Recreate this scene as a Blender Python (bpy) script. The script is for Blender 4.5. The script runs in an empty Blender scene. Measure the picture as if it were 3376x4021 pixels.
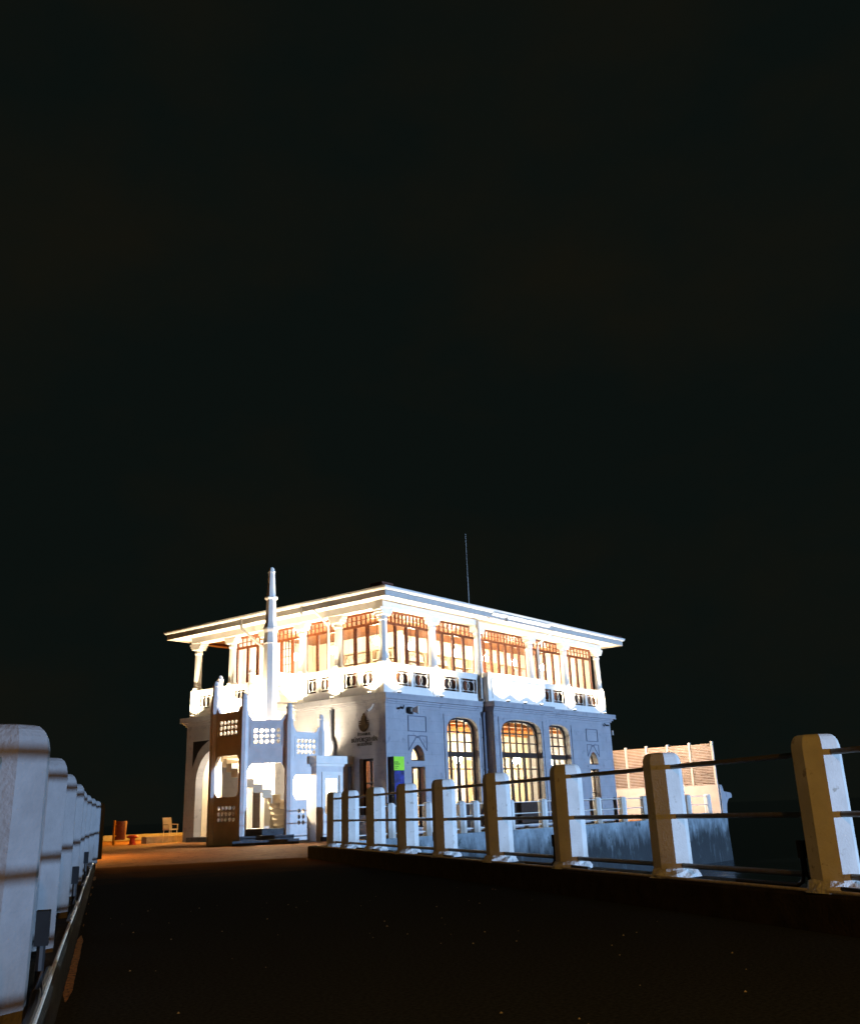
import bpy, bmesh, math, random
from mathutils import Vector, Matrix
from mathutils.geometry import tessellate_polygon
random.seed(7)
R = math.radians
scene = bpy.context.scene
C = scene.collection

# ------------------------------------------------------------------ camera
CAM = Vector((-31.039, -26.676, 1.0))
YAW, PITCH, ROLL = 0.6559, 0.3427, 0.0389
fw = Vector((math.cos(YAW) * math.cos(PITCH), math.sin(YAW) * math.cos(PITCH), math.sin(PITCH)))
rt = Vector((math.sin(YAW), -math.cos(YAW), 0))
up = rt.cross(fw)
r2 = math.cos(ROLL) * rt - math.sin(ROLL) * up
u2 = math.sin(ROLL) * rt + math.cos(ROLL) * up
cd = bpy.data.cameras.new('camera')
cam = bpy.data.objects.new('camera', cd)
C.objects.link(cam)
cam.matrix_world = Matrix(((r2.x, u2.x, -fw.x, CAM.x), (r2.y, u2.y, -fw.y, CAM.y), (r2.z, u2.z, -fw.z, CAM.z), (0, 0, 0, 1)))
cd.sensor_fit = 'VERTICAL'
cd.sensor_height = 36
cd.lens = 3827.28 / 4021 * 36
cd.shift_y = -196.3 / 4021
cd.clip_end = 3000
scene.camera = cam

# ------------------------------------------------------------------ night sky, one cool low key light, exposure
w = bpy.data.worlds.new('World')
scene.world = w
w.use_nodes = True
bg = w.node_tree.nodes['Background']
bg.inputs[1].default_value = 0.0078
wt = w.node_tree
tcw = wt.nodes.new('ShaderNodeTexCoord')
mpw = wt.nodes.new('ShaderNodeMapping')
mpw.inputs['Scale'].default_value = (2.2, 2.2, 4.0)
nzw = wt.nodes.new('ShaderNodeTexNoise')
nzw.inputs['Scale'].default_value = 1.3
nzw.inputs['Detail'].default_value = 5
nzw.inputs['Roughness'].default_value = 0.55
rpw = wt.nodes.new('ShaderNodeValToRGB')
rpw.color_ramp.elements[0].position = 0.42
rpw.color_ramp.elements[1].position = 0.68
rpw.color_ramp.elements[0].color = (0.44, 0.70, 0.60, 1)
rpw.color_ramp.elements[1].color = (0.80, 0.80, 0.52, 1)
wt.links.new(tcw.outputs['Generated'], mpw.inputs['Vector'])
wt.links.new(mpw.outputs['Vector'], nzw.inputs['Vector'])
wt.links.new(nzw.outputs['Fac'], rpw.inputs['Fac'])
wt.links.new(rpw.outputs['Color'], bg.inputs['Color'])
SUN_AZ, SUN_EL = 281.5, 0.25
sd = bpy.data.lights.new('sun', 'SUN')
sd.energy = 4.4
sd.angle = R(0.36)
sd.color = (0.38, 0.62, 1.0)
so = bpy.data.objects.new('sun', sd)
C.objects.link(so)
tos = Vector((math.cos(R(SUN_AZ)) * math.cos(R(SUN_EL)), math.sin(R(SUN_AZ)) * math.cos(R(SUN_EL)), math.sin(R(SUN_EL))))
so.rotation_euler = tos.to_track_quat('Z', 'Y').to_euler()
so.location = (0, -40, 20)
scene.view_settings.view_transform = 'Standard'
scene.view_settings.look = 'None'
scene.view_settings.exposure = 0
scene.view_settings.gamma = 1
scene.view_settings.use_curve_mapping = False
scene.render.engine = 'CYCLES'
scene.cycles.max_bounces = 6
scene.cycles.diffuse_bounces = 3
scene.cycles.transparent_max_bounces = 16
scene.cycles.sample_clamp_indirect = 6
scene.cycles.use_denoising = True

# lamp powers
P_SPOT, P_TURRET, P_PORCH, P_FLOOD, P_STREET_NEAR, P_STREET_FAR, P_SCREEN = 2100, 700, 260, 1150, 2200, 4200, 4800
WARM = (1.0, 0.80, 0.52)
SODIUM = (1.0, 0.50, 0.10)

# ------------------------------------------------------------------ causeway frame
CA = 0.9694
D = Vector((math.cos(CA), math.sin(CA), 0))
N = Vector((math.sin(CA), -math.cos(CA), 0))
def W(a, r, z=0.0):
    return Vector((CAM.x, CAM.y, 0)) + D * a + N * r + Vector((0, 0, z))
def right_line(a):
    return 5.53 - 0.032 * (a - 7.2)

# ------------------------------------------------------------------ materials
MATS = {}
def mat(name, col, rough=0.6, var=0.12, scale=6.0, bump=0.0, bscale=40.0, metal=0.0, streak=None, spec=0.4, col2=None, patch=None):
    m = bpy.data.materials.new(name)
    m.use_nodes = True
    nt = m.node_tree
    b = nt.nodes['Principled BSDF']
    b.inputs['Roughness'].default_value = rough
    b.inputs['Metallic'].default_value = metal
    b.inputs['Specular IOR Level'].default_value = spec
    tc = nt.nodes.new('ShaderNodeTexCoord')
    geo = nt.nodes.new('ShaderNodeNewGeometry')
    n1 = nt.nodes.new('ShaderNodeTexNoise')
    n1.inputs['Scale'].default_value = scale
    n1.inputs['Detail'].default_value = 7
    n1.inputs['Roughness'].default_value = 0.62
    src = geo.outputs['Position']
    nt.links.new(src, n1.inputs['Vector'])
    rp = nt.nodes.new('ShaderNodeValToRGB')
    a = col2 if col2 else [c * (1 - var) for c in col]
    z = col if col2 else [min(1, c * (1 + var)) for c in col]
    rp.color_ramp.elements[0].position = 0.34
    rp.color_ramp.elements[1].position = 0.66
    rp.color_ramp.elements[0].color = (*a, 1)
    rp.color_ramp.elements[1].color = (*z, 1)
    nt.links.new(n1.outputs['Fac'], rp.inputs['Fac'])
    out = rp.outputs['Color']
    if streak:
        scol, zlo, zhi, amt = streak
        mp = nt.nodes.new('ShaderNodeMapping')
        mp.inputs['Scale'].default_value = (1.3, 1.3, 0.30)
        nt.links.new(src, mp.inputs['Vector'])
        n2 = nt.nodes.new('ShaderNodeTexNoise')
        n2.inputs['Scale'].default_value = 1.7
        n2.inputs['Detail'].default_value = 8
        n2.inputs['Roughness'].default_value = 0.68
        nt.links.new(mp.outputs['Vector'], n2.inputs['Vector'])
        sx = nt.nodes.new('ShaderNodeSeparateXYZ')
        nt.links.new(src, sx.inputs[0])
        mr = nt.nodes.new('ShaderNodeMapRange')
        mr.inputs['From Min'].default_value = zlo
        mr.inputs['From Max'].default_value = zhi
        mr.inputs['To Min'].default_value = 0.75
        mr.inputs['To Max'].default_value = -0.75
        mr.clamp = True
        nt.links.new(sx.outputs['Z'], mr.inputs['Value'])
        ad = nt.nodes.new('ShaderNodeMath'); ad.operation = 'ADD'
        mu = nt.nodes.new('ShaderNodeMath'); mu.operation = 'MULTIPLY_ADD'
        mu.inputs[1].default_value = 2.6
        mu.inputs[2].default_value = -0.85
        nt.links.new(n2.outputs['Fac'], mu.inputs[0])
        nt.links.new(mu.outputs[0], ad.inputs[0])
        nt.links.new(mr.outputs['Result'], ad.inputs[1])
        cl = nt.nodes.new('ShaderNodeClamp')
        nt.links.new(ad.outputs[0], cl.inputs['Value'])
        ml = nt.nodes.new('ShaderNodeMath'); ml.operation = 'MULTIPLY'; ml.inputs[1].default_value = amt
        nt.links.new(cl.outputs[0], ml.inputs[0])
        mx = nt.nodes.new('ShaderNodeMixRGB')
        mx.inputs['Color2'].default_value = (*scol, 1)
        nt.links.new(ml.outputs[0], mx.inputs['Fac'])
        nt.links.new(out, mx.inputs['Color1'])
        out = mx.outputs['Color']
    if patch:
        pcol, psc, thr = patch
        n3 = nt.nodes.new('ShaderNodeTexNoise')
        n3.inputs['Scale'].default_value = psc
        n3.inputs['Detail'].default_value = 9
        n3.inputs['Roughness'].default_value = 0.7
        nt.links.new(src, n3.inputs['Vector'])
        mr = nt.nodes.new('ShaderNodeMapRange')
        mr.inputs['From Min'].default_value = thr
        mr.inputs['From Max'].default_value = thr + 0.07
        nt.links.new(n3.outputs['Fac'], mr.inputs['Value'])
        mx = nt.nodes.new('ShaderNodeMixRGB')
        mx.inputs['Color2'].default_value = (*pcol, 1)
        nt.links.new(mr.outputs['Result'], mx.inputs['Fac'])
        nt.links.new(out, mx.inputs['Color1'])
        out = mx.outputs['Color']
    nt.links.new(out, b.inputs['Base Color'])
    if bump:
        n4 = nt.nodes.new('ShaderNodeTexNoise')
        n4.inputs['Scale'].default_value = bscale
        n4.inputs['Detail'].default_value = 6
        nt.links.new(src, n4.inputs['Vector'])
        bp = nt.nodes.new('ShaderNodeBump')
        bp.inputs['Strength'].default_value = bump
        bp.inputs['Distance'].default_value = 0.02
        nt.links.new(n4.outputs['Fac'], bp.inputs['Height'])
        nt.links.new(bp.outputs['Normal'], b.inputs['Normal'])
    MATS[name] = m
    return m
def emit(name, col, s):
    m = bpy.data.materials.new(name)
    m.use_nodes = True
    nt = m.node_tree
    nt.nodes.clear()
    e = nt.nodes.new('ShaderNodeEmission')
    e.inputs[0].default_value = (*col, 1)
    e.inputs[1].default_value = s
    o = nt.nodes.new('ShaderNodeOutputMaterial')
    nt.links.new(e.outputs[0], o.inputs[0])
    return m
def glass_mat(name, tint=(0.94, 0.95, 0.93), refl=0.10):
    m = bpy.data.materials.new(name)
    m.use_nodes = True
    nt = m.node_tree
    nt.nodes.clear()
    t = nt.nodes.new('ShaderNodeBsdfTransparent')
    t.inputs[0].default_value = (*tint, 1)
    g = nt.nodes.new('ShaderNodeBsdfGlossy')
    g.inputs['Roughness'].default_value = 0.03
    fc = nt.nodes.new('ShaderNodeLayerWeight')
    fc.inputs['Blend'].default_value = 0.5
    pw_ = nt.nodes.new('ShaderNodeMath'); pw_.operation = 'POWER'; pw_.inputs[1].default_value = 4.0
    nt.links.new(fc.outputs['Facing'], pw_.inputs[0])
    lw = nt.nodes.new('ShaderNodeMath'); lw.operation = 'MULTIPLY_ADD'
    lw.inputs[1].default_value = 0.7
    lw.inputs[2].default_value = 0.04
    nt.links.new(pw_.outputs[0], lw.inputs[0])
    mx = nt.nodes.new('ShaderNodeMixShader')
    o = nt.nodes.new('ShaderNodeOutputMaterial')
    nt.links.new(lw.outputs[0], mx.inputs[0])
    nt.links.new(t.outputs[0], mx.inputs[1])
    nt.links.new(g.outputs[0], mx.inputs[2])
    nt.links.new(mx.outputs[0], o.inputs[0])
    return m
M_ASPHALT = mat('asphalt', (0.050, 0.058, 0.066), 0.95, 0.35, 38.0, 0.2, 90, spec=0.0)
M_PAVE = mat('plaza_paving', (0.36, 0.155, 0.048), 0.8, 0.25, 1.6, 0.45, 22, patch=((0.12, 0.055, 0.02), 3.2, 0.54), spec=0.1)
def lamplight_fade(m, col, a0, a1):
    # painted fade of the plaza's lamp-lit orange into the dark asphalt
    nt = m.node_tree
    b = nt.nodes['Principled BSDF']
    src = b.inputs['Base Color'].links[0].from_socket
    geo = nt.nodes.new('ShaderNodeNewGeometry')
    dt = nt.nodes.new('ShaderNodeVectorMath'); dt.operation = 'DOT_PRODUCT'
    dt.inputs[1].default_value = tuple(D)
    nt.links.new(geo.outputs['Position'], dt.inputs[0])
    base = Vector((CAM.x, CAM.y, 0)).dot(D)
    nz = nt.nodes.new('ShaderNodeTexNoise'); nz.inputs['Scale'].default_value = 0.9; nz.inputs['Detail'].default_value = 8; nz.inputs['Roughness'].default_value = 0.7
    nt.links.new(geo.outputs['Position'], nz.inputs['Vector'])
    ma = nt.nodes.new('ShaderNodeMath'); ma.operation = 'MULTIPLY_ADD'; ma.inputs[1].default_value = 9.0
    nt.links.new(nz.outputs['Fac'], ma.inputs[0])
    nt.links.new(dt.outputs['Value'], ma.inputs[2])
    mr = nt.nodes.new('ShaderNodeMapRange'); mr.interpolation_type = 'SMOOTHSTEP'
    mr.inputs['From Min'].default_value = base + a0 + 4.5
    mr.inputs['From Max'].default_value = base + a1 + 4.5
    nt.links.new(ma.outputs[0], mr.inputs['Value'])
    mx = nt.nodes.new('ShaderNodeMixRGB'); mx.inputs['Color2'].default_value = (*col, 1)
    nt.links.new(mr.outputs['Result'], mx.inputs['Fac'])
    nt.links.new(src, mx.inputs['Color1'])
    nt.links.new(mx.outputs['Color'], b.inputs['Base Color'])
lamplight_fade(M_ASPHALT, (0.26, 0.115, 0.038), 18.0, 28.0)
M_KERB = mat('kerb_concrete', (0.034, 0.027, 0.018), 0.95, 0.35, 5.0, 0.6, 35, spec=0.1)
M_CURB_PALE = mat('pale_concrete', (0.42, 0.36, 0.29), 0.85, 0.2, 4.0, 0.4, 30)
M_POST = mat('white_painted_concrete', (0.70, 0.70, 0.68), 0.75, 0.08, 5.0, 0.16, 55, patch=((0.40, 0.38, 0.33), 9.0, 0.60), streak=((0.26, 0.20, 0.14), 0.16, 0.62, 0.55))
M_MORTAR = mat('rough_mortar', (0.68, 0.68, 0.67), 0.9, 0.15, 9.0, 1.0, 30)
M_POSTL = mat('weathered_dimmed_post_paint', (0.205, 0.205, 0.21), 0.8, 0.10, 7.0, 0.4, 55, patch=((0.19, 0.18, 0.16), 12.0, 0.64), streak=((0.10, 0.07, 0.045), 0.30, 0.75, 0.5))  # white post paint darkened to stand in for dimmer light on the left
M_FASCIA = mat('grey_fascia_board', (0.50, 0.46, 0.42), 0.6, 0.08, 4.0)
M_RAIL = mat('weathered_rail_steel', (0.17, 0.15, 0.11), 0.5, 0.2, 14.0, 0.2, 60, metal=0.3)
M_RAILW = mat('white_rail_paint', (0.70, 0.69, 0.66), 0.5, 0.08, 8.0)
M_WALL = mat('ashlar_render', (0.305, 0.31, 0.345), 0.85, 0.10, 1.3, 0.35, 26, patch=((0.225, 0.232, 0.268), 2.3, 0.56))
def ashlar(m, w_, h_, dark):
    # faint mortar joints of the rendered ashlar
    nt = m.node_tree
    b = nt.nodes['Principled BSDF']
    src = b.inputs['Base Color'].links[0].from_socket
    geo = nt.nodes.new('ShaderNodeNewGeometry')
    sp = nt.nodes.new('ShaderNodeSeparateXYZ')
    nt.links.new(geo.outputs['Position'], sp.inputs[0])
    ad = nt.nodes.new('ShaderNodeMath'); ad.operation = 'ADD'
    nt.links.new(sp.outputs['X'], ad.inputs[0]); nt.links.new(sp.outputs['Y'], ad.inputs[1])
    cb = nt.nodes.new('ShaderNodeCombineXYZ')
    nt.links.new(ad.outputs[0], cb.inputs['X']); nt.links.new(sp.outputs['Z'], cb.inputs['Y'])
    bk = nt.nodes.new('ShaderNodeTexBrick')
    bk.inputs['Scale'].default_value = 1.0
    bk.inputs['Brick Width'].default_value = w_
    bk.inputs['Row Height'].default_value = h_
    bk.inputs['Mortar Size'].default_value = 0.012
    bk.inputs['Mortar Smooth'].default_value = 0.4
    bk.inputs['Color1'].default_value = (1, 1, 1, 1)
    bk.inputs['Color2'].default_value = (0.86, 0.87, 0.90, 1)
    bk.inputs['Mortar'].default_value = (dark, dark, dark, 1)
    nt.links.new(cb.outputs[0], bk.inputs['Vector'])
    mx = nt.nodes.new('ShaderNodeMixRGB'); mx.blend_type = 'MULTIPLY'; mx.inputs['Fac'].default_value = 0.55
    nt.links.new(src, mx.inputs['Color1']); nt.links.new(bk.outputs['Color'], mx.inputs['Color2'])
    nt.links.new(mx.outputs['Color'], b.inputs['Base Color'])
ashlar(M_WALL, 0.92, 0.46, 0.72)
M_GROOVE = mat('incised_groove', (0.12, 0.13, 0.18), 0.9, 0.1, 5.0)
M_WHITE = mat('white_paint', (0.74, 0.72, 0.68), 0.6, 0.05, 3.0, 0.12, 30)
M_TURRET = mat('turret_render', (0.62, 0.60, 0.60), 0.85, 0.08, 2.4, 0.3, 30)
M_WOOD = mat('varnished_teak', (0.17, 0.042, 0.008), 0.45, 0.35, 9.0, 0.15, 40)
M_SOFFIT = mat('teak_boards', (0.22, 0.07, 0.018), 0.5, 0.25, 5.0, 0.2, 30)
M_DARKWOOD = mat('dark_stained_wood', (0.030, 0.014, 0.008), 0.5, 0.4, 8.0)
M_GLASS = glass_mat('window_glass')
M_ROOF = mat('clay_roof_tiles', (0.12, 0.045, 0.03), 0.8, 0.3, 6.0, 0.5, 12)
M_GUTTER = mat('gutter_white', (0.66, 0.64, 0.60), 0.5, 0.06, 4.0)
M_PIPE = mat('grey_zinc_pipe', (0.30, 0.29, 0.28), 0.5, 0.12, 10.0, metal=0.2)
M_PIPED = mat('slate_painted_pipe', (0.10, 0.115, 0.16), 0.6, 0.15, 8.0)
M_CREAM = mat('interior_cream', (0.72, 0.62, 0.46), 0.8, 0.06, 2.0)
M_CEIL = mat('interior_wood_ceiling', (0.36, 0.15, 0.04), 0.6, 0.3, 2.0)
M_FLOOR = mat('interior_floor', (0.30, 0.18, 0.09), 0.5, 0.2, 3.0)
M_SHELF = mat('shelf_wood', (0.58, 0.44, 0.28), 0.6, 0.2, 5.0)
M_BOOK = mat('book_spines', (0.70, 0.58, 0.44), 0.8, 0.6, 14.0, col2=(0.22, 0.15, 0.11))
M_STEP = mat('dark_stone_step', (0.075, 0.085, 0.10), 0.75, 0.3, 6.0, 0.4, 30)
M_QUAY = mat('stained_quay_concrete', (0.22, 0.27, 0.31), 0.85, 0.45, 1.1, 0.8, 9, patch=((0.05, 0.065, 0.07), 1.4, 0.57), streak=((0.016, 0.020, 0.024), -1.15, 0.35, 0.97))
M_BLACK = mat('black_plastic', (0.012, 0.012, 0.013), 0.5, 0.2, 10.0)
M_BOXGREY = mat('slate_metal_box', (0.014, 0.016, 0.018), 0.7, 0.2, 10.0, spec=0.1)
M_BRONZE = mat('dark_bronze', (0.040, 0.024, 0.010), 0.8, 0.3, 14.0, spec=0.1)
M_LETTER = mat('charcoal_letters', (0.022, 0.020, 0.018), 0.6, 0.2, 14.0)
M_GREEN = mat('lime_print', (0.34, 0.75, 0.035), 0.5, 0.04, 8.0)
M_BLUE = mat('indigo_print', (0.04, 0.05, 0.34), 0.5, 0.5, 3.0, col2=(0.006, 0.008, 0.03))
M_RED = mat('red_bollard_paint', (0.55, 0.05, 0.015), 0.45, 0.15, 9.0)
M_YELLOW = mat('yellow_paint', (0.75, 0.38, 0.02), 0.5, 0.1, 9.0)
M_RUST = mat('rust_red_bin', (0.22, 0.06, 0.02), 0.6, 0.3, 9.0)
M_CHAIR = mat('pale_plastic_chair', (0.60, 0.50, 0.38), 0.5, 0.08, 8.0)
M_PEACH = mat('peach_render', (0.60, 0.51, 0.44), 0.8, 0.08, 3.0, 0.2, 25)
M_SLAT = mat('cream_slat_paint', (0.62, 0.52, 0.44), 0.6, 0.08, 6.0)
M_ORANGE = mat('oiled_orange_wood', (0.42, 0.13, 0.025), 0.5, 0.3, 9.0)
M_CABLE = mat('pale_cable_sleeve', (0.62, 0.55, 0.44), 0.5, 0.2, 18.0)
M_OCHRE = mat('ochre_lamplit_strip', (0.55, 0.27, 0.08), 0.85, 0.35, 22.0, 0.3, 50, patch=((0.08, 0.06, 0.05), 26.0, 0.52))  # ochre stands in for lamplight on the ground
M_LAMP = emit('lit_lamp_lens', WARM, 30)
M_GLOBE = emit('lit_globe', (1.0, 0.90, 0.70), 520)
M_GLOBEL = emit('lit_globe_low', (1.0, 0.86, 0.60), 520)
M_SOD = emit('lit_sodium', SODIUM, 60)
m = bpy.data.materials.new('sea_water')
m.use_nodes = True
b = m.node_tree.nodes['Principled BSDF']
b.inputs['Base Color'].default_value = (0.004, 0.006, 0.007, 1)
b.inputs['Roughness'].default_value = 0.12
nn = m.node_tree.nodes.new('ShaderNodeTexNoise'); nn.inputs['Scale'].default_value = 0.9; nn.inputs['Detail'].default_value = 5
bb = m.node_tree.nodes.new('ShaderNodeBump'); bb.inputs['Strength'].default_value = 0.7; bb.inputs['Distance'].default_value = 0.2
gg = m.node_tree.nodes.new('ShaderNodeNewGeometry')
m.node_tree.links.new(gg.outputs['Position'], nn.inputs['Vector'])
m.node_tree.links.new(nn.outputs['Fac'], bb.inputs['Height'])
m.node_tree.links.new(bb.outputs['Normal'], b.inputs['Normal'])
M_WATER = m

# ------------------------------------------------------------------ mesh builder
class Frame:
    """a wall plane: s runs along u, depth goes into the wall (against the outward normal n)"""
    def __init__(self, o, u, n):
        self.o, self.u, self.n = Vector(o), Vector(u).normalized(), Vector(n).normalized()
    def p(self, s, z, dep=0.0):
        return self.o + self.u * s + Vector((0, 0, z)) - self.n * dep
class MB:
    def __init__(self):
        self.v, self.f = [], []
    def add(self, vs, fs):
        k = len(self.v)
        self.v += [tuple(x) for x in vs]
        self.f += [tuple(i + k for i in q) for q in fs]
        return self
    def hexa(self, p):  # 8 corners: 0-3 bottom loop, 4-7 top loop
        return self.add(p, [(0, 3, 2, 1), (4, 5, 6, 7), (0, 1, 5, 4), (1, 2, 6, 5), (2, 3, 7, 6), (3, 0, 4, 7)])
    def box(self, x0, x1, y0, y1, z0, z1):
        return self.hexa([(x0, y0, z0), (x1, y0, z0), (x1, y1, z0), (x0, y1, z0), (x0, y0, z1), (x1, y0, z1), (x1, y1, z1), (x0, y1, z1)])
    def fbox(self, fr, s0, s1, z0, z1, d0, d1):
        return self.hexa([fr.p(s0, z0, d0), fr.p(s1, z0, d0), fr.p(s1, z0, d1), fr.p(s0, z0, d1), fr.p(s0, z1, d0), fr.p(s1, z1, d0), fr.p(s1, z1, d1), fr.p(s0, z1, d1)])
    def bar(self, a, b, w, h, upv=(0, 0, 1)):
        a, b = Vector(a), Vector(b)
        t = (b - a).normalized()
        upv = Vector(upv)
        sd_ = t.cross(upv)
        if sd_.length < 1e-4:
            sd_ = t.cross(Vector((1, 0, 0)))
        sd_.normalize()
        u_ = sd_.cross(t)
        q = []
        for base in (a, b):
            q.append([base - sd_ * w / 2 - u_ * h / 2, base + sd_ * w / 2 - u_ * h / 2, base + sd_ * w / 2 + u_ * h / 2, base - sd_ * w / 2 + u_ * h / 2])
        return self.hexa(q[0] + q[1])
    def tube(self, pts, r, n=8, cap=True):
        pts = [Vector(p) for p in pts]
        rings = []
        for i, p in enumerate(pts):
            t = (pts[min(i + 1, len(pts) - 1)] - pts[max(i - 1, 0)]).normalized()
            ref = Vector((0, 0, 1)) if abs(t.z) < 0.9 else Vector((1, 0, 0))
            a = t.cross(ref).normalized()
            b_ = a.cross(t)
            rings.append([p + (a * math.cos(2 * math.pi * k / n) + b_ * math.sin(2 * math.pi * k / n)) * r for k in range(n)])
        vs = [q for rg in rings for q in rg]
        fs = []
        for i in range(len(pts) - 1):
            for k in range(n):
                fs.append((i * n + k, i * n + (k + 1) % n, (i + 1) * n + (k + 1) % n, (i + 1) * n + k))
        if cap:
            fs.append(tuple(range(n - 1, -1, -1)))
            fs.append(tuple((len(pts) - 1) * n + k for k in range(n)))
        return self.add(vs, fs)
    def lathe(self, c, prof, n=8, rot=0.0):
        c = Vector(c)
        vs = []
        for z, r in prof:
            for k in range(n):
                a = 2 * math.pi * (k + 0.5) / n + rot
                vs.append(c + Vector((math.cos(a) * r, math.sin(a) * r, z)))
        fs = []
        for i in range(len(prof) - 1):
            for k in range(n):
                fs.append((i * n + k, i * n + (k + 1) % n, (i + 1) * n + (k + 1) % n, (i + 1) * n + k))
        fs.append(tuple(range(n - 1, -1, -1)))
        fs.append(tuple((len(prof) - 1) * n + k for k in range(n)))
        return self.add(vs, fs)
    def slab(self, fr, outer, holes, d0, d1):
        """a flat plate with holes in plane fr; outlines are (s, z) loops"""
        loops = [list(outer)] + [list(h) for h in holes]
        flat = [p for l in loops for p in l]
        tris = tessellate_polygon([[Vector((s, z, 0)) for s, z in l] for l in loops])
        n = len(flat)
        vs = [fr.p(s, z, d0) for s, z in flat] + [fr.p(s, z, d1) for s, z in flat]
        fs = [tuple(t) for t in tris] + [tuple(i + n for i in reversed(t)) for t in tris]
        k = 0
        for l in loops:
            m_ = len(l)
            for i in range(m_):
                a, b_ = k + i, k + (i + 1) % m_
                fs.append((a, b_, b_ + n, a + n))
            k += m_
        return self.add(vs, fs)
    def prism(self, poly, z0, z1):
        n = len(poly)
        vs = [(x, y, z0) for x, y in poly] + [(x, y, z1) for x, y in poly]
        fs = [tuple(range(n - 1, -1, -1)), tuple(range(n, 2 * n))]
        fs += [(i, (i + 1) % n, n + (i + 1) % n, n + i) for i in range(n)]
        return self.add(vs, fs)
    def mesh(self, name):
        me = bpy.data.meshes.new(name)
        me.from_pydata(self.v, [], self.f)
        bm = bmesh.new()
        bm.from_mesh(me)
        bmesh.ops.recalc_face_normals(bm, faces=bm.faces)
        bm.to_mesh(me)
        bm.free()
        me.update()
        return me
def link(name, me, m, parent=None, loc=None, rotz=0.0):
    if not me.materials:
        me.materials.append(m)
    o = bpy.data.objects.new(name, me)
    C.objects.link(o)
    if loc is not None:
        o.location = loc
    o.rotation_euler = (0, 0, rotz)
    if parent is not None:
        o.parent = parent
        o.matrix_parent_inverse = Matrix.Translation(-root_loc(parent))
    return o
def root_loc(o):
    return Vector(o.get('_base', (0, 0, 0)))
def part(name, mb, m, parent, label=None):
    o = link(name, mb.mesh(name), m, parent)
    if label:
        o['label'] = label
    return o
def thing(name, loc, label, cat, group=None):
    o = bpy.data.objects.new(name, None)
    C.objects.link(o)
    o.location = loc
    o['_base'] = tuple(loc)
    o.empty_display_size = 0.3
    o['label'] = label
    o['category'] = cat
    if group:
        o['group'] = group
    return o
def single(name, mb, m, label, cat, group=None):
    o = link(name, mb.mesh(name), m)
    o['label'] = label
    o['category'] = cat
    if group:
        o['group'] = group
    return o
def struct(name, mb, m):
    o = link(name, mb.mesh(name), m)
    o['kind'] = 'structure'
    return o
def smooth(o, ang=40):
    me = o.data
    for p in me.polygons:
        p.use_smooth = True
    try:
        me.set_sharp_from_angle(angle=R(ang))
    except Exception:
        pass
    return o
def lamp(kind, loc, energy, col, target=None, size=120, blend=0.6, radius=0.06, parent=None):
    l = bpy.data.lights.new(kind.lower() + '_light', kind)
    l.energy = energy
    l.color = col
    l.shadow_soft_size = radius
    if kind == 'SPOT':
        l.spot_size = R(size)
        l.spot_blend = blend
    o = bpy.data.objects.new(l.name, l)
    C.objects.link(o)
    o.location = loc
    if target is not None:
        o.rotation_euler = (Vector(target) - Vector(loc)).to_track_quat('-Z', 'Y').to_euler()
    if parent is not None:
        o.parent = parent
        o.matrix_parent_inverse = Matrix.Translation(-root_loc(parent))
    return o
def rect(s0, s1, z0, z1):
    return [(s0, z0), (s1, z0), (s1, z1), (s0, z1)]
def basket_top(s, s0, s1, zs, zt, n=3.0):
    t = abs((s - (s0 + s1) / 2) / ((s1 - s0) / 2))
    return zs + (zt - zs) * max(0.0, 1 - min(1, t) ** n) ** (1 / n)
def basket(s0, s1, z0, zs, zt, k=14, n=3.0):
    pts = [(s0, z0), (s1, z0), (s1, zs)]
    c, a = (s0 + s1) / 2, (s1 - s0) / 2
    for i in range(1, k):
        t = math.pi * i / k
        cx, sx = math.cos(t), math.sin(t)
        pts.append((c + a * math.copysign(abs(cx) ** (2 / n), cx), zs + (zt - zs) * sx ** (2 / n)))
    pts.append((s0, zs))
    return pts
def pointed(s0, s1, z0, zs, zt, k=7):
    c = (s0 + s1) / 2
    h, a = zt - zs, (s1 - s0) / 2
    rr = (a * a + h * h) / (2 * a)          # arc radius with its centre on the spring line
    pts = [(s0, z0), (s1, z0)]
    a1 = math.atan2(h, a - rr) if rr < a else math.atan2(h, -(rr - a))
    cx = s1 - rr
    e = math.atan2(h, c - cx)
    for i in range(k + 1):
        t = e * i / k
        pts.append((cx + rr * math.cos(t), zs + rr * math.sin(t)))
    for i in range(k - 1, -1, -1):
        t = e * i / k
        pts.append((2 * c - (cx + rr * math.cos(t)), zs + rr * math.sin(t)))
    return pts
FR = Frame((0, 0, 0), (1, 0, 0), (0, -1, 0))          # right facade
FL = Frame((0, 0, 0), (0, 1, 0), (-1, 0, 0))          # left facade
BAY = Frame((0, -0.55, 0), (1, 0, 0), (0, -1, 0))     # projecting bay of the right facade
LEN, WID = 12.62, 19.04

# ================================================================== setting
mb = MB()
mb.prism([tuple(W(-14, -0.75)[:2]), tuple(W(-14, 6.5)[:2]), tuple(W(26, 5.2)[:2]), tuple(W(26, -0.75)[:2])], -2.8, 0.0)
struct('road', mb, M_ASPHALT)
mb = MB()
PLAZA = [tuple(W(26.0, -0.75)[:2]), tuple(W(26.0, 5.2)[:2]), (-5.3, -2.45), (26.4, -2.45), (26.4, 26.0), tuple(W(63, 14)[:2]), tuple(W(63, -7)[:2]), tuple(W(31, -7)[:2]), tuple(W(30, -0.75)[:2])]
mb.prism(PLAZA, -2.8, 0.0)
struct('pavement', mb, M_PAVE)
mb = MB()
mb.add([(-700, -700, -2.3), (900, -700, -2.3), (900, 900, -2.3), (-700, 900, -2.3)], [(0, 1, 2, 3)])
struct('water', mb, M_WATER)
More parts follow.
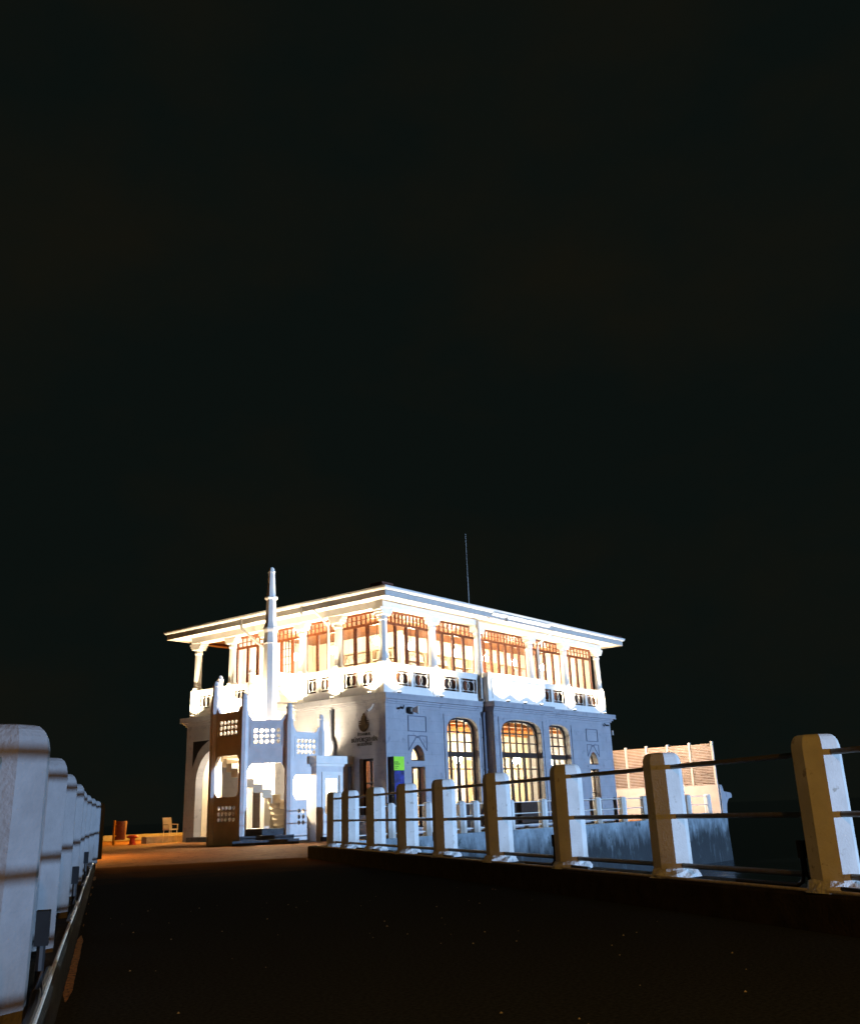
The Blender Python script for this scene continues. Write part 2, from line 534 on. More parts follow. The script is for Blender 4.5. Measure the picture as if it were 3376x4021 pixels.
# kerbs of the causeway
def kerb_strip(a0, a1, fr_in, fr_out, z1, m, name='kerb'):
    mb = MB()
    steps = int((a1 - a0) / 1.5)
    for i in range(steps):
        p, q = a0 + (a1 - a0) * i / steps, a0 + (a1 - a0) * (i + 1) / steps - 0.008
        c = 0.025
        A, B = [], []
        for a, dst in ((p, A), (q, B)):
            dst += [W(a, fr_in(a), 0.001), W(a, fr_out(a), 0.001), W(a, fr_out(a), z1), W(a, fr_in(a) + (c if fr_out(a) > fr_in(a) else -c), z1), W(a, fr_in(a), z1 - c)]
        k = 5
        mb.add(A + B, [tuple(range(k - 1, -1, -1)), tuple(range(k, 2 * k))] + [(j, (j + 1) % k, k + (j + 1) % k, k + j) for j in range(k)])
    return struct(name, mb, m)
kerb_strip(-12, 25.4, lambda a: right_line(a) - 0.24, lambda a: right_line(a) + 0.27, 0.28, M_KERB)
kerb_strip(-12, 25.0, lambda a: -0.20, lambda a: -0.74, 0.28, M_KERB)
# quay wall under the building's terrace
mb = MB()
mb.box(-5.3, 26.45, -3.0, -2.452, -2.8, 0.115)
struct('quay_wall', mb, M_QUAY)
mb = MB()
e0, e1 = W(25.45, 5.25), Vector((-5.35, -2.72, 0))
mb.bar((e0.x, e0.y, -1.34), (e1.x, e1.y, -1.34), 0.5, 2.90)
struct('quay_wall', mb, M_QUAY)
# low pale edge stones at the far side of the plaza
mb = MB()
mb.hexa([W(62.2, -7, 0.001), W(62.2, 6, 0.001), W(62.8, 6, 0.001), W(62.8, -7, 0.001), W(62.2, -7, 0.3), W(62.2, 6, 0.3), W(62.8, 6, 0.3), W(62.8, -7, 0.3)])
struct('edge_kerb', mb, M_CURB_PALE)
mb = MB()
mb.box(-0.9, 4.0, 14.1, 14.5, 0.001, 0.30)
struct('edge_kerb', mb, M_CURB_PALE)

# ================================================================== building
bld = thing('pier_building', (WID / 2, LEN / 2, 0), 'two-storey white pier house with a floodlit upper gallery and wide eaves', 'building')
SLIT = lambda c: rect(c - 0.45, c + 0.45, 0.35, 2.72)
ARCHW = lambda c: pointed(c - 0.435, c + 0.435, 2.95, 3.05, 3.60)
W1 = (4.10, 6.45); W2 = (7.48, 10.95); W3 = (12.2, 14.55)
mb = MB()
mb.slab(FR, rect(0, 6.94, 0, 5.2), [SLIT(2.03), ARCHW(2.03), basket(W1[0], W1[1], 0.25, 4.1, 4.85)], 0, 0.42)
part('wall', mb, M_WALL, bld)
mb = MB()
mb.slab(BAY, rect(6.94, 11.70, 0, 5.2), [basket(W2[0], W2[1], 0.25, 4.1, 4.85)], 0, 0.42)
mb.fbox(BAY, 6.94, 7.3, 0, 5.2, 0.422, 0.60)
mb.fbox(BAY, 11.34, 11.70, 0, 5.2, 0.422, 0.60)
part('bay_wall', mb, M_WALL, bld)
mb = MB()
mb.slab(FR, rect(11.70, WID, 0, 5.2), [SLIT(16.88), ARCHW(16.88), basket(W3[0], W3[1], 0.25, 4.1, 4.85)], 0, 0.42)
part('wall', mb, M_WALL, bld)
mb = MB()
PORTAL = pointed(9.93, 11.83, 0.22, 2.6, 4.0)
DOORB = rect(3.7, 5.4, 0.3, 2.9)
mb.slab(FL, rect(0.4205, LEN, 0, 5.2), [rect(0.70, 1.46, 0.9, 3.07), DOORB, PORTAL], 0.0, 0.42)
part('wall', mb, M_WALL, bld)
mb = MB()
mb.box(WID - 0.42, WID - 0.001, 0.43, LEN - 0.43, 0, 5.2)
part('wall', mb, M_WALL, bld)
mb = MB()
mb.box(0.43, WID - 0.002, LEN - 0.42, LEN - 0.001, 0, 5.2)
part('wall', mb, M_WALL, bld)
# grooves and sunk panels of the two niches beside the corners
def niche(c, fr):
    w_ = 0.035
    mb = MB()
    for s0, s1, z0, z1 in ((c - 0.62, c + 0.60, 4.74, 4.74 + w_), (c - 0.62, c + 0.60, 4.12, 4.12 + w_), (c - 0.62, c - 0.62 + w_, 4.156, 4.739), (c + 0.60 - w_, c + 0.60, 4.156, 4.739)):
        mb.fbox(fr, s0, s1, z0, z1, -0.03, 0.02)
    part('panel_moulding', mb, M_GROOVE, bld)
    for sg in (-1, 1):
        mb = MB()
        a = (c + sg * 0.61, 3.96); b_ = (c + sg * 0.12, 3.96); d_ = (c + sg * 0.61, 3.36); e_ = (c + sg * 0.13, 3.86)
        for p, q in ((a, b_), (a, d_), (d_, e_), (e_, b_)):
            mb.bar(fr.p(p[0], p[1], 0.0), fr.p(q[0], q[1], 0.0), 0.04, 0.035, fr.n)
        part('spandrel_moulding', mb, M_GROOVE, bld)
    mb = MB()
    mb.tube([fr.p(c, 3.91, -0.03), fr.p(c, 3.91, 0.02)], 0.05, 10)
    part('boss', mb, M_GROOVE, bld)
    mb = MB()
    mb.slab(fr, rect(c - 0.72, c + 0.72, 2.83, 2.90), [], -0.03, 0.01)
    part('sill', mb, M_WALL, bld)
niche(2.03, FR)
niche(16.88, FR)
# shallow square moulding round each big arched window
for fr, (s0, s1) in ((FR, W1), (BAY, W2), (FR, W3)):
    mb = MB()
    o0, o1 = s0 - 0.24, s1 + 0.24
    if fr is BAY:
        o0, o1 = s0 - 0.2, s1 + 0.2
    for q in (rect(o0, o0 + 0.07, 0.3, 4.95), rect(o1 - 0.07, o1, 0.3, 4.95), rect(o0 + 0.071, o1 - 0.071, 4.88, 4.95)):
        mb.slab(fr, q, [], -0.035, 0.01)
    part('window_surround', mb, M_WALL, bld)
# spandrel recesses over the far portal, their shade painted as flat black plates
for sg in (-1, 1):
    mb = MB()
    c = 10.88
    arc = [(c + sg * (0.05 + 0.17 * i), 4.46 - 0.06 * i * i * 0.75) for i in range(7)]
    mb.slab(FL, [(c + sg * 0.05, 4.48), (c + sg * 1.24, 4.48), (c + sg * 1.24, 3.30)] + [(c + sg * 1.08, 3.62), (c + sg * 0.85, 3.98), (c + sg * 0.55, 4.24), (c + sg * 0.2, 4.42)], [], -0.004, 0.01)
    part('spandrel_shade', mb, M_BLACK, bld)
mb = MB()
mb.slab(FL, rect(9.7, 12.05, 0.001, 0.21), [], -0.25, 0.0)
part('threshold', mb, M_STEP, bld)
# portal lobby behind the arch
mb = MB()
mb.box(0.43, 3.2, LEN - 0.80, LEN - 0.43, 0.2, 4.9)
mb.box(2.9, 3.2, 8.9, LEN - 0.81, 0.2, 4.9)
mb.box(0.43, 3.2, 8.6, 8.89, 0.2, 4.9)
part('lobby_wall', mb, M_CREAM, bld)
# cornice
def cornice(fr, s0, s1, trim0=0.0, trim1=0.0):
    mb = MB()
    for z0, z1, o in ((5.2, 5.28, 0.07), (5.28, 5.36, 0.14), (5.36, 5.6, 0.262)):
        mb.fbox(fr, s0 - o * trim0, s1 + o * trim1, z0 + 0.0005, z1, -o, 0.4)
    return mb
part('cornice', cornice(FR, 0.0, 6.94, 1, 0), M_WALL, bld)
part('cornice', cornice(BAY, 6.94, 11.70, 1, 1), M_WALL, bld)
part('cornice', cornice(FR, 11.96, WID, 0, 1), M_WALL, bld)
mb = MB()
for z0, z1, o in ((5.2, 5.28, 0.07), (5.28, 5.36, 0.14), (5.36, 5.6, 0.262)):
    mb.box(-o + 0.0015, 0.38, 0.41, LEN + o, z0 + 0.0005, z1 - 0.001)
part('cornice', mb, M_WALL, bld)
# floors and ceilings
mb = MB(); mb.box(0.42, WID - 0.43, 0.42, LEN - 0.43, 0.0, 0.2)
part('floor', mb, M_FLOOR, bld)
mb = MB(); mb.box(0.43, WID - 0.44, 0.43, LEN - 0.44, 4.92, 5.05)
part('ceiling', mb, M_CEIL, bld)
for i in range(9):
    mb = MB(); mb.box(0.44, WID - 0.45, 1.2 + i * 1.3, 1.36 + i * 1.3, 4.74, 4.919)
    part('ceiling_beam', mb, M_CEIL, bld)
mb = MB(); mb.box(0.06, WID - 0.02, 0.06, LEN - 0.02, 5.30, 5.615)
part('gallery_floor', mb, M_FLOOR, bld)
# inner cream lining of the ground floor and a back partition
mb = MB()
mb.box(0.5, WID - 0.5, 5.2, 5.35, 0.2, 4.9)
part('partition', mb, M_CREAM, bld)
mb = MB()
mb.box(3.6, 3.75, 0.5, 5.19, 0.2, 4.9)
part('partition', mb, M_CREAM, bld)

# ---- big arched ground-floor windows
def arch_window(fr, s0, s1, cols, dep=0.30):
    z0, zs, zt = 0.25, 4.1, 4.85
    mb = MB()
    inner = [(s0 + 0.09 + (s - s0) * (s1 - s0 - 0.18) / (s1 - s0), z0 + 0.08 + (z - z0) * (zt - z0 - 0.17) / (zt - z0)) for s, z in basket(s0, s1, z0, zs, zt)]
    mb.slab(fr, basket(s0 - 0.01, s1 + 0.01, z0 - 0.01, zs, zt + 0.01), [inner], dep, dep + 0.09)
    win = part('window', mb, M_DARKWOOD, bld)
    i0, i1 = s0 + 0.09, s1 - 0.09
    top = lambda s: basket_top(s, i0, i1, z0 + 0.08 + (zs - z0) * (zt - z0 - 0.17) / (zt - z0), zt - 0.09)
    mb = MB(); mb.fbox(fr, i0, i1, 3.17, 3.40, dep - 0.03, dep + 0.085)
    part('transom', mb, M_DARKWOOD, win)
    mb = MB(); mb.fbox(fr, i0, i1, z0 + 0.08, 1.22, dep + 0.02, dep + 0.08)
    part('lower_panel', mb, M_DARKWOOD, win)
    cw = (i1 - i0) / cols
    for k in range(1, cols):
        s = i0 + cw * k
        mb = MB(); mb.fbox(fr, s - 0.036, s + 0.036, 3.401, top(s) + 0.02, dep + 0.005, dep + 0.075)
        part('mullion', mb, M_DARKWOOD, win)
        wide = 0.085 if k % 2 == 0 else 0.038
        mb = MB(); mb.fbox(fr, s - wide, s + wide, 1.221, 3.169, dep + 0.003, dep + 0.078)
        part('mullion', mb, M_DARKWOOD, win)
    for z in (3.82, 4.24):
        mb = MB(); mb.fbox(fr, i0 + 0.01, i1 - 0.01, z - 0.03, z + 0.03, dep + 0.012, dep + 0.07)
        part('glazing_bar', mb, M_DARKWOOD, win)
    mb = MB(); mb.fbox(fr, i0 + 0.001, i1 - 0.001, 2.64, 2.69, dep + 0.012, dep + 0.07)
    part('glazing_bar', mb, M_DARKWOOD, win)
    for k in range(cols):
        a, b_ = i0 + cw * k + 0.02, i0 + cw * (k + 1) - 0.02
        for za, zb in ((1.23, 2.64), (2.69, 3.165), (3.405, 3.80), (3.84, 4.22), (4.26, 9)):
            if zb > 8:
                pts = [(a, za), (b_, za)] + [(a + (b_ - a) * j / 4, max(za + 0.02, top(a + (b_ - a) * j / 4))) for j in (4, 3, 2, 1, 0)]
            else:
                pts = rect(a, b_, za, zb)
            mb = MB(); mb.slab(fr, pts, [], dep + 0.035, dep + 0.043)
            part('pane', mb, M_GLASS, win)
arch_window(FR, *W1, 4)
arch_window(BAY, *W2, 6)
arch_window(FR, *W3, 4)
# slit doors and small pointed lights in the niches
for c in (2.03, 16.88):
    mb = MB()
    mb.slab(FR, rect(c - 0.46, c + 0.46, 0.34, 2.73), [rect(c - 0.39, c - 0.03, 0.42, 1.55), rect(c + 0.03, c + 0.39, 0.42, 1.55), rect(c - 0.39, c - 0.03, 1.60, 2.66), rect(c + 0.03, c + 0.39, 1.60, 2.66)], 0.30, 0.37)
    win = part('window', mb, M_DARKWOOD, bld)
    for a in (c - 0.40, c + 0.02):
        for z0, z1 in ((0.41, 1.56), (1.59, 2.67)):
            mb = MB(); mb.slab(FR, rect(a, a + 0.38, z0, z1), [], 0.33, 0.338)
            part('pane', mb, M_GLASS, win)
    mb = MB()
    mb.slab(FR, pointed(c - 0.445, c + 0.445, 2.94, 3.05, 3.61), [pointed(c - 0.37, c + 0.37, 3.01, 3.06, 3.51)], 0.30, 0.37)
    win = part('window', mb, M_DARKWOOD, bld)
    mb = MB(); mb.slab(FR, pointed(c - 0.38, c + 0.38, 3.0, 3.06, 3.52), [], 0.33, 0.338)
    part('pane', mb, M_GLASS, win)
# narrow window of the left facade, amber lit behind
mb = MB()
mb.slab(FL, rect(0.69, 1.47, 0.89, 3.08), [rect(0.77, 1.05, 2.15, 2.98), rect(1.11, 1.39, 2.15, 2.98), rect(0.77, 1.05, 1.25, 2.09), rect(1.11, 1.39, 1.25, 2.09)], 0.25, 0.33)
win = part('window', mb, M_DARKWOOD, bld)
for a in (0.76, 1.10):
    for z0, z1 in ((2.14, 2.99), (1.24, 2.10)):
        mb = MB(); mb.slab(FL, rect(a, a + 0.30, z0, z1), [], 0.28, 0.288)
        part('pane', mb, M_GLASS, win)
mb = MB(); mb.box(0.75, 0.80, 0.5, 1.9, 0.3, 4.0)
part('curtain', mb, M_ORANGE, bld)

# ---- upper gallery: parapets, columns, glazed walls
RC = [0.22, 3.55, 7.04, 11.55, 14.95, 18.5]
LC = [0.22, 2.80, 5.00, 7.35, 9.72, 12.25]
def lattice(fr, s0, s1, z0, z1, dep):
    mb = MB()
    t = 0.021
    W_, H_ = s1 - s0, z1 - z0
    for s in (s0 + W_ * 0.13, s1 - W_ * 0.13):
        mb.bar(fr.p(s, z0, dep), fr.p(s, z1, dep), t, t, fr.n)
    for z in (z0 + H_ * 0.15, z1 - H_ * 0.15):
        mb.bar(fr.p(s0, z, dep), fr.p(s1, z, dep), t, t * 0.9, fr.n)
    c, zc = (s0 + s1) / 2, (z0 + z1) / 2
    for dx in (-0.17, 0.17):
        pts = [fr.p(c + W_ * (dx + 0.24 * math.cos(q)), zc + H_ * 0.36 * math.sin(q), dep) for q in [2 * math.pi * k / 18 for k in range(19)]]
        for p, q in zip(pts[:-1], pts[1:]):
            mb.bar(p, q, t, t * 0.9, fr.n)
    return mb
def parapet(fr, s0, s1, dep=0.0, lat=True):
    wd = s1 - s0
    hs = []
    if lat:
        m_ = 0.13 if wd < 2.4 else 0.17
        hw = (wd - 3 * m_ - 0.06) / 2
        hs = [(s0 + m_ + 0.03, s0 + m_ + 0.03 + hw), (s1 - m_ - 0.03 - hw, s1 - m_ - 0.03)]
    mb = MB()
    mb.slab(fr, rect(s0, s1, 5.616, 6.76), [rect(a, b_, 5.98, 6.62) for a, b_ in hs], dep, dep + 0.15)
    pp = part('parapet', mb, M_WHITE, bld)
    for a, b_ in hs:
        part('lattice', lattice(fr, a, b_, 5.98, 6.62, dep + 0.06), M_WHITE, pp)
    mb = MB()
    mb.fbox(fr, s0, s1, 6.761, 6.88, dep - 0.06, dep + 0.20)
    mb.fbox(fr, s0, s1, 6.70, 6.759, dep - 0.03, dep - 0.001)
    part('coping', mb, M_WHITE, pp)
    mb = MB()
    mb.fbox(fr, s0, s1, 5.617, 5.72, dep - 0.03, dep - 0.001)
    part('plinth', mb, M_WHITE, pp)
pw = 0.26
for fr, cs in ((FR, RC), (FL, LC)):
    for i in range(5):
        if fr is FR and i == 2:
            continue
        parapet(fr, cs[i] + pw, cs[i + 1] - pw, 0.06)
# bay parapet with the inscription plate
PL = Frame((0, -0.42, 0), (1, 0, 0), (0, -1, 0))
mb = MB()
mb.slab(PL, rect(6.82, 11.77, 5.616, 6.74), [], 0, 0.16)
for x0, x1 in ((6.82, 6.98), (11.61, 11.77)):
    mb.box(x0, x1, -0.259, 0.03, 5.617, 6.74)
bp = part('bay_parapet', mb, M_WHITE, bld)
mb = MB()
mb.fbox(PL, 6.72, 11.87, 6.741, 6.92, -0.10, 0.24)
part('coping', mb, M_WHITE, bp)
mb = MB()
for q in (rect(7.12, 11.47, 6.56, 6.62), rect(7.12, 11.47, 5.76, 5.82), rect(7.12, 7.18, 5.821, 6.559), rect(11.41, 11.47, 5.821, 6.559)):
    mb.slab(PL, q, [], -0.035, -0.001)
part('plate_frame', mb, M_WHITE, bp)
def text_mesh(body, size, extrude, fr, s, z, dep, flip=False):
    cu = bpy.data.curves.new('lettering', 'FONT')
    cu.body = body
    cu.size = size
    cu.extrude = extrude
    cu.align_x = 'CENTER'
    cu.align_y = 'CENTER'
    cu.resolution_u = 2
    to = bpy.data.objects.new('lettering', cu)
    C.objects.link(to)
    dg = bpy.context.evaluated_depsgraph_get()
    me = bpy.data.meshes.new_from_object(to.evaluated_get(dg))
    bpy.data.objects.remove(to)
    ux = fr.u * (-1 if flip else 1)
    for v in me.vertices:
        x, y, zz = v.co
        v.co = fr.p(s, z, dep) + ux * x + Vector((0, 0, y)) + fr.n * zz
    me.update()
    return me
link('inscription', text_mesh('MODA İSKELESİ', 0.52, 0.012, PL, 9.30, 6.17, -0.012), M_WHITE, bp)
# columns
def column_mesh():
    mb = MB()
    mb.box(-pw + 0.001, pw - 0.001, -0.2, 0.2, 5.616, 6.90)
    mb.lathe((0, 0, 0), [(6.901, 0.25), (7.0, 0.25), (7.03, 0.21), (7.08, 0.195), (8.62, 0.175), (8.66, 0.205), (8.72, 0.205), (8.74, 0.185), (8.86, 0.20)], 8)
    mb.box(-0.27, 0.27, -0.24, 0.24, 8.861, 8.96)
    mb.box(-0.34, 0.34, -0.24, 0.24, 8.961, 9.06)
    mb.box(-0.42, 0.42, -0.24, 0.24, 9.061, 9.169)
    return mb.mesh('column')
CM = column_mesh()
for x in RC:
    link('column', CM, M_WHITE, bld, (x, 0.22, 0))
for y in LC[1:]:
    link('column', CM, M_WHITE, bld, (0.22, y, 0), R(90))
link('column', CM, M_WHITE, bld, (RC[-1], LC[-1], 0))
# far-side parapets
for fr, s0, s1 in ((Frame((0, LEN - 0.1, 0), (1, 0, 0), (0, 1, 0)), 0.5, 18.2),):
    mb = MB(); mb.slab(fr, rect(s0, s1, 5.617, 6.85), [], 0, 0.15)
    part('parapet', mb, M_WHITE, bld)
mb = MB(); mb.box(18.6, 18.75, 0.5, 12.0, 5.617, 6.85)
part('parapet', mb, M_WHITE, bld)
# architrave
mb = MB(); mb.box(-0.08, WID - 0.3, -0.04, 0.46, 9.17, 9.48)
part('architrave', mb, M_WHITE, bld)
mb = MB(); mb.box(-0.079, 0.44, 0.461, LEN - 0.12, 9.171, 9.479)
part('architrave', mb, M_WHITE, bld)
mb = MB(); mb.box(0.441, WID - 0.3, LEN - 0.52, LEN - 0.12, 9.171, 9.479)
part('architrave', mb, M_SOFFIT, bld)
mb = MB(); mb.box(WID - 0.8, WID - 0.3, 0.461, LEN - 0.521, 9.171, 9.479)
part('architrave', mb, M_WHITE, bld)
mb = MB(); mb.box(0.445, WID - 0.81, 0.465, LEN - 0.53, 9.30, 9.40)
part('gallery_ceiling', mb, M_SOFFIT, bld)
# eaves
EO = 0.80
def ring(x0, x1, y0, y1, w_, z0, z1):
    mb = MB()
    mb.box(x0, x1, y0, y0 + w_, z0, z1)
    mb.box(x0, x1, y1 - w_, y1, z0, z1)
    mb.box(x0, x0 + w_, y0 + w_, y1 - w_, z0, z1)
    mb.box(x1 - w_, x1, y0 + w_, y1 - w_, z0, z1)
    return mb
part('eaves_soffit', ring(-EO, WID + EO, -EO, LEN + EO, 1.24, 9.481, 9.53), M_WHITE, bld)
part('fascia', ring(-EO - 0.04, WID + EO + 0.04, -EO - 0.04, LEN + EO + 0.04, 0.06, 9.415, 9.66), M_FASCIA, bld)
def gutter_run(p0, p1, n_):
    """a half-round gutter swept between two corners"""
    p0, p1, n_ = Vector(p0), Vector(p1), Vector(n_)
    mb = MB()
    prof = [(0.0, 9.662), (0.05, 9.668), (0.09, 9.70), (0.115, 9.755), (0.125, 9.82), (0.105, 9.82), (0.09, 9.76), (0.06, 9.72), (0.0, 9.71)]
    k = len(prof)
    t = (p1 - p0).normalized()
    A = [p0 - t * o + n_ * o + Vector((0, 0, z)) for o, z in prof]
    B = [p1 + t * o + n_ * o + Vector((0, 0, z)) for o, z in prof]
    mb.add(A + B, [tuple(range(k)), tuple(range(2 * k - 1, k - 1, -1))] + [(j, (j + 1) % k, k + (j + 1) % k, k + j) for j in range(k)])
    return mb
g0, g1, h0, h1 = -EO - 0.0405, WID + EO + 0.0405, -EO - 0.0405, LEN + EO + 0.0405
for p0, p1, n_ in (((g0, h0, 0), (g1, h0, 0), (0, -1, 0)), ((g0, h1, 0), (g0, h0, 0), (-1, 0, 0)), ((g1, h0, 0), (g1, h1, 0), (1, 0, 0)), ((g1, h1, 0), (g0, h1, 0), (0, 1, 0))):
    part('gutter', gutter_run(p0, p1, n_), M_GUTTER, bld)
# boxed fascia of the bay
mb = MB()
mb.add([(6.85, -0.945, 9.655), (11.95, -0.945, 9.655), (11.95, -0.66, 9.34), (6.85, -0.66, 9.34), (6.85, -0.55, 9.478), (11.95, -0.55, 9.478)], [(0, 1, 2, 3), (0, 3, 4), (1, 5, 2), (3, 2, 5, 4), (0, 4, 5, 1)])
bf = part('bay_fascia', mb, M_WHITE, bld)
# hipped tile roof
mb = MB()
e = 0.86
mb.add([(-e, -e, 9.79), (WID + e, -e, 9.79), (WID + e, LEN + e, 9.79), (-e, LEN + e, 9.79), (6.4, LEN / 2, 11.35), (WID - 6.4, LEN / 2, 11.35)], [(0, 1, 5, 4), (1, 2, 5), (2, 3, 4, 5), (3, 0, 4), (3, 2, 1, 0)])
roof = part('roof', mb, M_ROOF, bld)
mb = MB()
mb.tube([(-0.8, -0.8, 9.86), (6.4, LEN / 2, 11.43), (WID - 6.4, LEN / 2, 11.43), (WID + 0.8, -0.8, 9.86)], 0.11, 8)
part('ridge_tiles', mb, M_ROOF, roof)
mb = MB(); mb.box(3.2, 3.8, 2.8, 3.4, 10.3, 11.12); mb.box(3.1, 3.9, 2.7, 3.5, 11.121, 11.2)
part('chimney', mb, M_ROOF, roof)
# glazed walls behind the columns
def gallery_window(fr, s0, s1, leaves, tcols, dep=0.34, grid=False):
    zt, zm, zb = 9.16, 8.62, 5.62
    f_ = 0.09
    mb = MB()
    mb.slab(fr, rect(s0, s1, zb, zt), [rect(s0 + f_, s1 - f_, zm + 0.05, zt - 0.10), rect(s0 + f_, s1 - f_, zb + 0.1, zm - 0.06)], dep, dep + 0.10)
    win = part('window', mb, M_WOOD, bld)
    a0, a1 = s0 + f_, s1 - f_
    lw = (a1 - a0) / leaves
    for k in range(1, leaves):
        s = a0 + lw * k
        mb = MB(); mb.fbox(fr, s - 0.075, s + 0.075, zb + 0.101, zm - 0.061, dep + 0.005, dep + 0.09)
        part('stile', mb, M_WOOD, win)
    for k in range(leaves):
        a, b_ = a0 + lw * k + 0.07, a0 + lw * (k + 1) - 0.07
        mb = MB(); mb.fbox(fr, a, b_, zb + 0.102, 6.78, dep + 0.02, dep + 0.07)
        part('leaf_panel', mb, M_DARKWOOD, win)
        mb = MB(); mb.slab(fr, rect(a, b_, 6.781, zm - 0.062), [], dep + 0.045, dep + 0.052)
        part('pane', mb, M_GLASS, win)
        if grid and k == 1:
            for j in range(1, 3):
                s = a + (b_ - a) * j / 3
                mb = MB(); mb.fbox(fr, s - 0.012, s + 0.012, 6.781, zm - 0.061, dep + 0.03, dep + 0.066)
                part('glazing_bar', mb, M_DARKWOOD, win)
            for j in range(1, 5):
                z = 6.781 + (zm - 6.84) * j / 5
                mb = MB(); mb.fbox(fr, a, b_, z - 0.012, z + 0.012, dep + 0.031, dep + 0.065)
                part('glazing_bar', mb, M_DARKWOOD, win)
    tw = (a1 - a0) / tcols
    z0, z1 = zm + 0.05, zt - 0.10
    mb = MB(); mb.fbox(fr, a0, a1, (z0 + z1) / 2 - 0.014, (z0 + z1) / 2 + 0.014, dep + 0.012, dep + 0.08)
    part('glazing_bar', mb, M_WOOD, win)
    gb = MB(); gb.fbox(fr, -0.014, 0.014, z0 - 0.001, z1 + 0.001, dep + 0.01, dep + 0.082)
    pm = MB(); pm.slab(fr, rect(-tw / 2 + 0.012, tw / 2 - 0.012, z0, (z0 + z1) / 2 - 0.013), [], dep + 0.045, dep + 0.052)
    gme, pme = gb.mesh('glazing_bar'), pm.mesh('pane')
    for k in range(tcols):
        c = a0 + tw * (k + 0.5)
        if k:
            link('glazing_bar', gme, M_WOOD, win, fr.u * (c - tw / 2))
        for j in (0, 1):
            link('pane', pme, M_GLASS, win, fr.u * c + Vector((0, 0, j * (z1 - z0 + 0.026) / 2)))
for i, (lv, tc) in enumerate(((4, 12), (4, 10), (7, 16), (4, 10), (4, 9))):
    a, b_ = RC[i] + 0.02, RC[i + 1] - 0.02
    if i == 0: a = 0.36
    if i == 4: b_ = 18.15
    gallery_window(FR, a, b_, lv, tc)
for i, (lv, tc) in enumerate(((3, 8), (3, 8), (3, 8), (3, 7))):
    a, b_ = LC[i] + 0.02, LC[i + 1] - 0.02
    if i == 0: a = 0.45
    if i == 3: b_ = 9.60
    gallery_window(FL, a, b_, lv, tc, grid=(i == 2))
# end walls of the glazed room
mb = MB(); mb.box(0.45, 18.0, 9.60, 9.72, 5.62, 9.29)
part('room_wall', mb, M_CREAM, bld)
mb = MB(); mb.box(18.02, 18.14, 0.45, 9.59, 5.62, 9.29)
part('room_wall', mb, M_CREAM, bld)
mb = MB(); mb.box(5.5, 5.65, 3.6, 9.59, 5.62, 9.29); mb.box(5.66, 18.0, 4.4, 4.55, 5.62, 9.29)
part('room_wall', mb, M_CREAM, bld)
# downpipes and eaves brackets
def pipe(pts, r, m, name='downpipe'):
    mb = MB(); mb.tube(pts, r, 8)
    o = part(name, mb, m, bld)
    return smooth(o)
pipe([(6.72, -0.10, 9.4), (6.72, -0.10, 8.9), (6.72, -0.10, 5.75), (6.72, -0.22, 5.66)], 0.06, M_PIPE)
pipe([(6.78, -0.13, 5.15), (6.78, -0.09, 5.0), (6.78, -0.09, 0.1)], 0.07, M_PIPED)
for z in (1.2, 2.6, 4.0):
    mb = MB(); mb.box(6.68, 6.88, -0.175, -0.02, z, z + 0.05)
    part('pipe_clip', mb, M_PIPED, bld)
pipe([(-0.10, 2.95, 5.15), (-0.10, 2.95, 3.95), (-0.10, 2.80, 3.75), (-0.10, 2.80, 3.22)], 0.075, M_PIPED)
pipe([(-0.12, 1.88, 2.8), (-0.12, 1.88, 0.05)], 0.08, M_PIPED)
pipe([(-0.86, 4.0, 9.72), (-0.88, 4.0, 9.38), (-0.85, 4.0, 9.30)], 0.055, M_PIPE)
pipe([(-0.86, 7.95, 9.70), (-0.86, 7.95, 9.30), (-0.80, 7.9, 9.18), (-0.05, 7.30, 8.35)], 0.06, M_PIPE)
pipe([(-0.75, 3.35, 9.42), (-0.12, 3.1, 8.78), (-0.10, 3.1, 8.6), (-0.10, 3.1, 6.9)], 0.055, M_WHITE)
pipe([(12.4, -0.75, 9.40), (11.95, -0.12, 8.80), (11.9, -0.10, 8.6), (11.9, -0.10, 6.9)], 0.055, M_WHITE)
pipe([(8.05, -0.87, 9.68), (8.05, -0.88, 9.36)], 0.05, M_PIPE)

# ================================================================== stair turret
XC, YC, RT = -2.3, 4.4, 2.3
vert = lambda a: Vector((XC + RT * math.cos(R(a)), YC + RT * math.sin(R(a)), 0))
tur = thing('stair_turret', (XC, YC, 0), 'octagonal open stair turret with pierced panels and a tall slender pinnacle', 'turret')
tops = {67.5: 7.18, 112.5: 6.75, 157.5: 6.28, 202.5: 5.63, 247.5: 5.22, 292.5: 4.86}
for a, zt in tops.items():
    mb = MB()
    q = zt - 1.0
    mb.lathe(vert(a), [(0, 0.185), (q + 0.28, 0.18), (q + 0.42, 0.135), (q + 0.78, 0.125), (q + 0.80, 0.15), (q + 0.84, 0.15), (q + 0.86, 0.115), (q + 0.95, 0.10), (zt, 0.05)], 8)
    part('column', mb, M_TURRET, tur)
def face_frame(a0, a1):
    p, q = vert(a0), vert(a1)
    u_ = (q - p).normalized()
    return Frame(p, u_, (u_.y, -u_.x, 0)), (q - p).length
def hole_grid(s0, s1, z0, z1, nc, nr, hw, hh):
    out = []
    for i in range(nc):
        for j in range(nr):
            c = s0 + (s1 - s0) * (i + 0.5) / nc
            z = z0 + (z1 - z0) * (j + 0.5) / nr
            b_ = min(hw, hh) * 0.28
            out.append([(c - hw / 2 + b_, z - hh / 2), (c + hw / 2 - b_, z - hh / 2), (c + hw / 2, z - hh / 2 + b_), (c + hw / 2, z + hh / 2 - b_), (c + hw / 2 - b_, z + hh / 2), (c - hw / 2 + b_, z + hh / 2), (c - hw / 2, z + hh / 2 - b_), (c - hw / 2, z - hh / 2 + b_)])
    return out
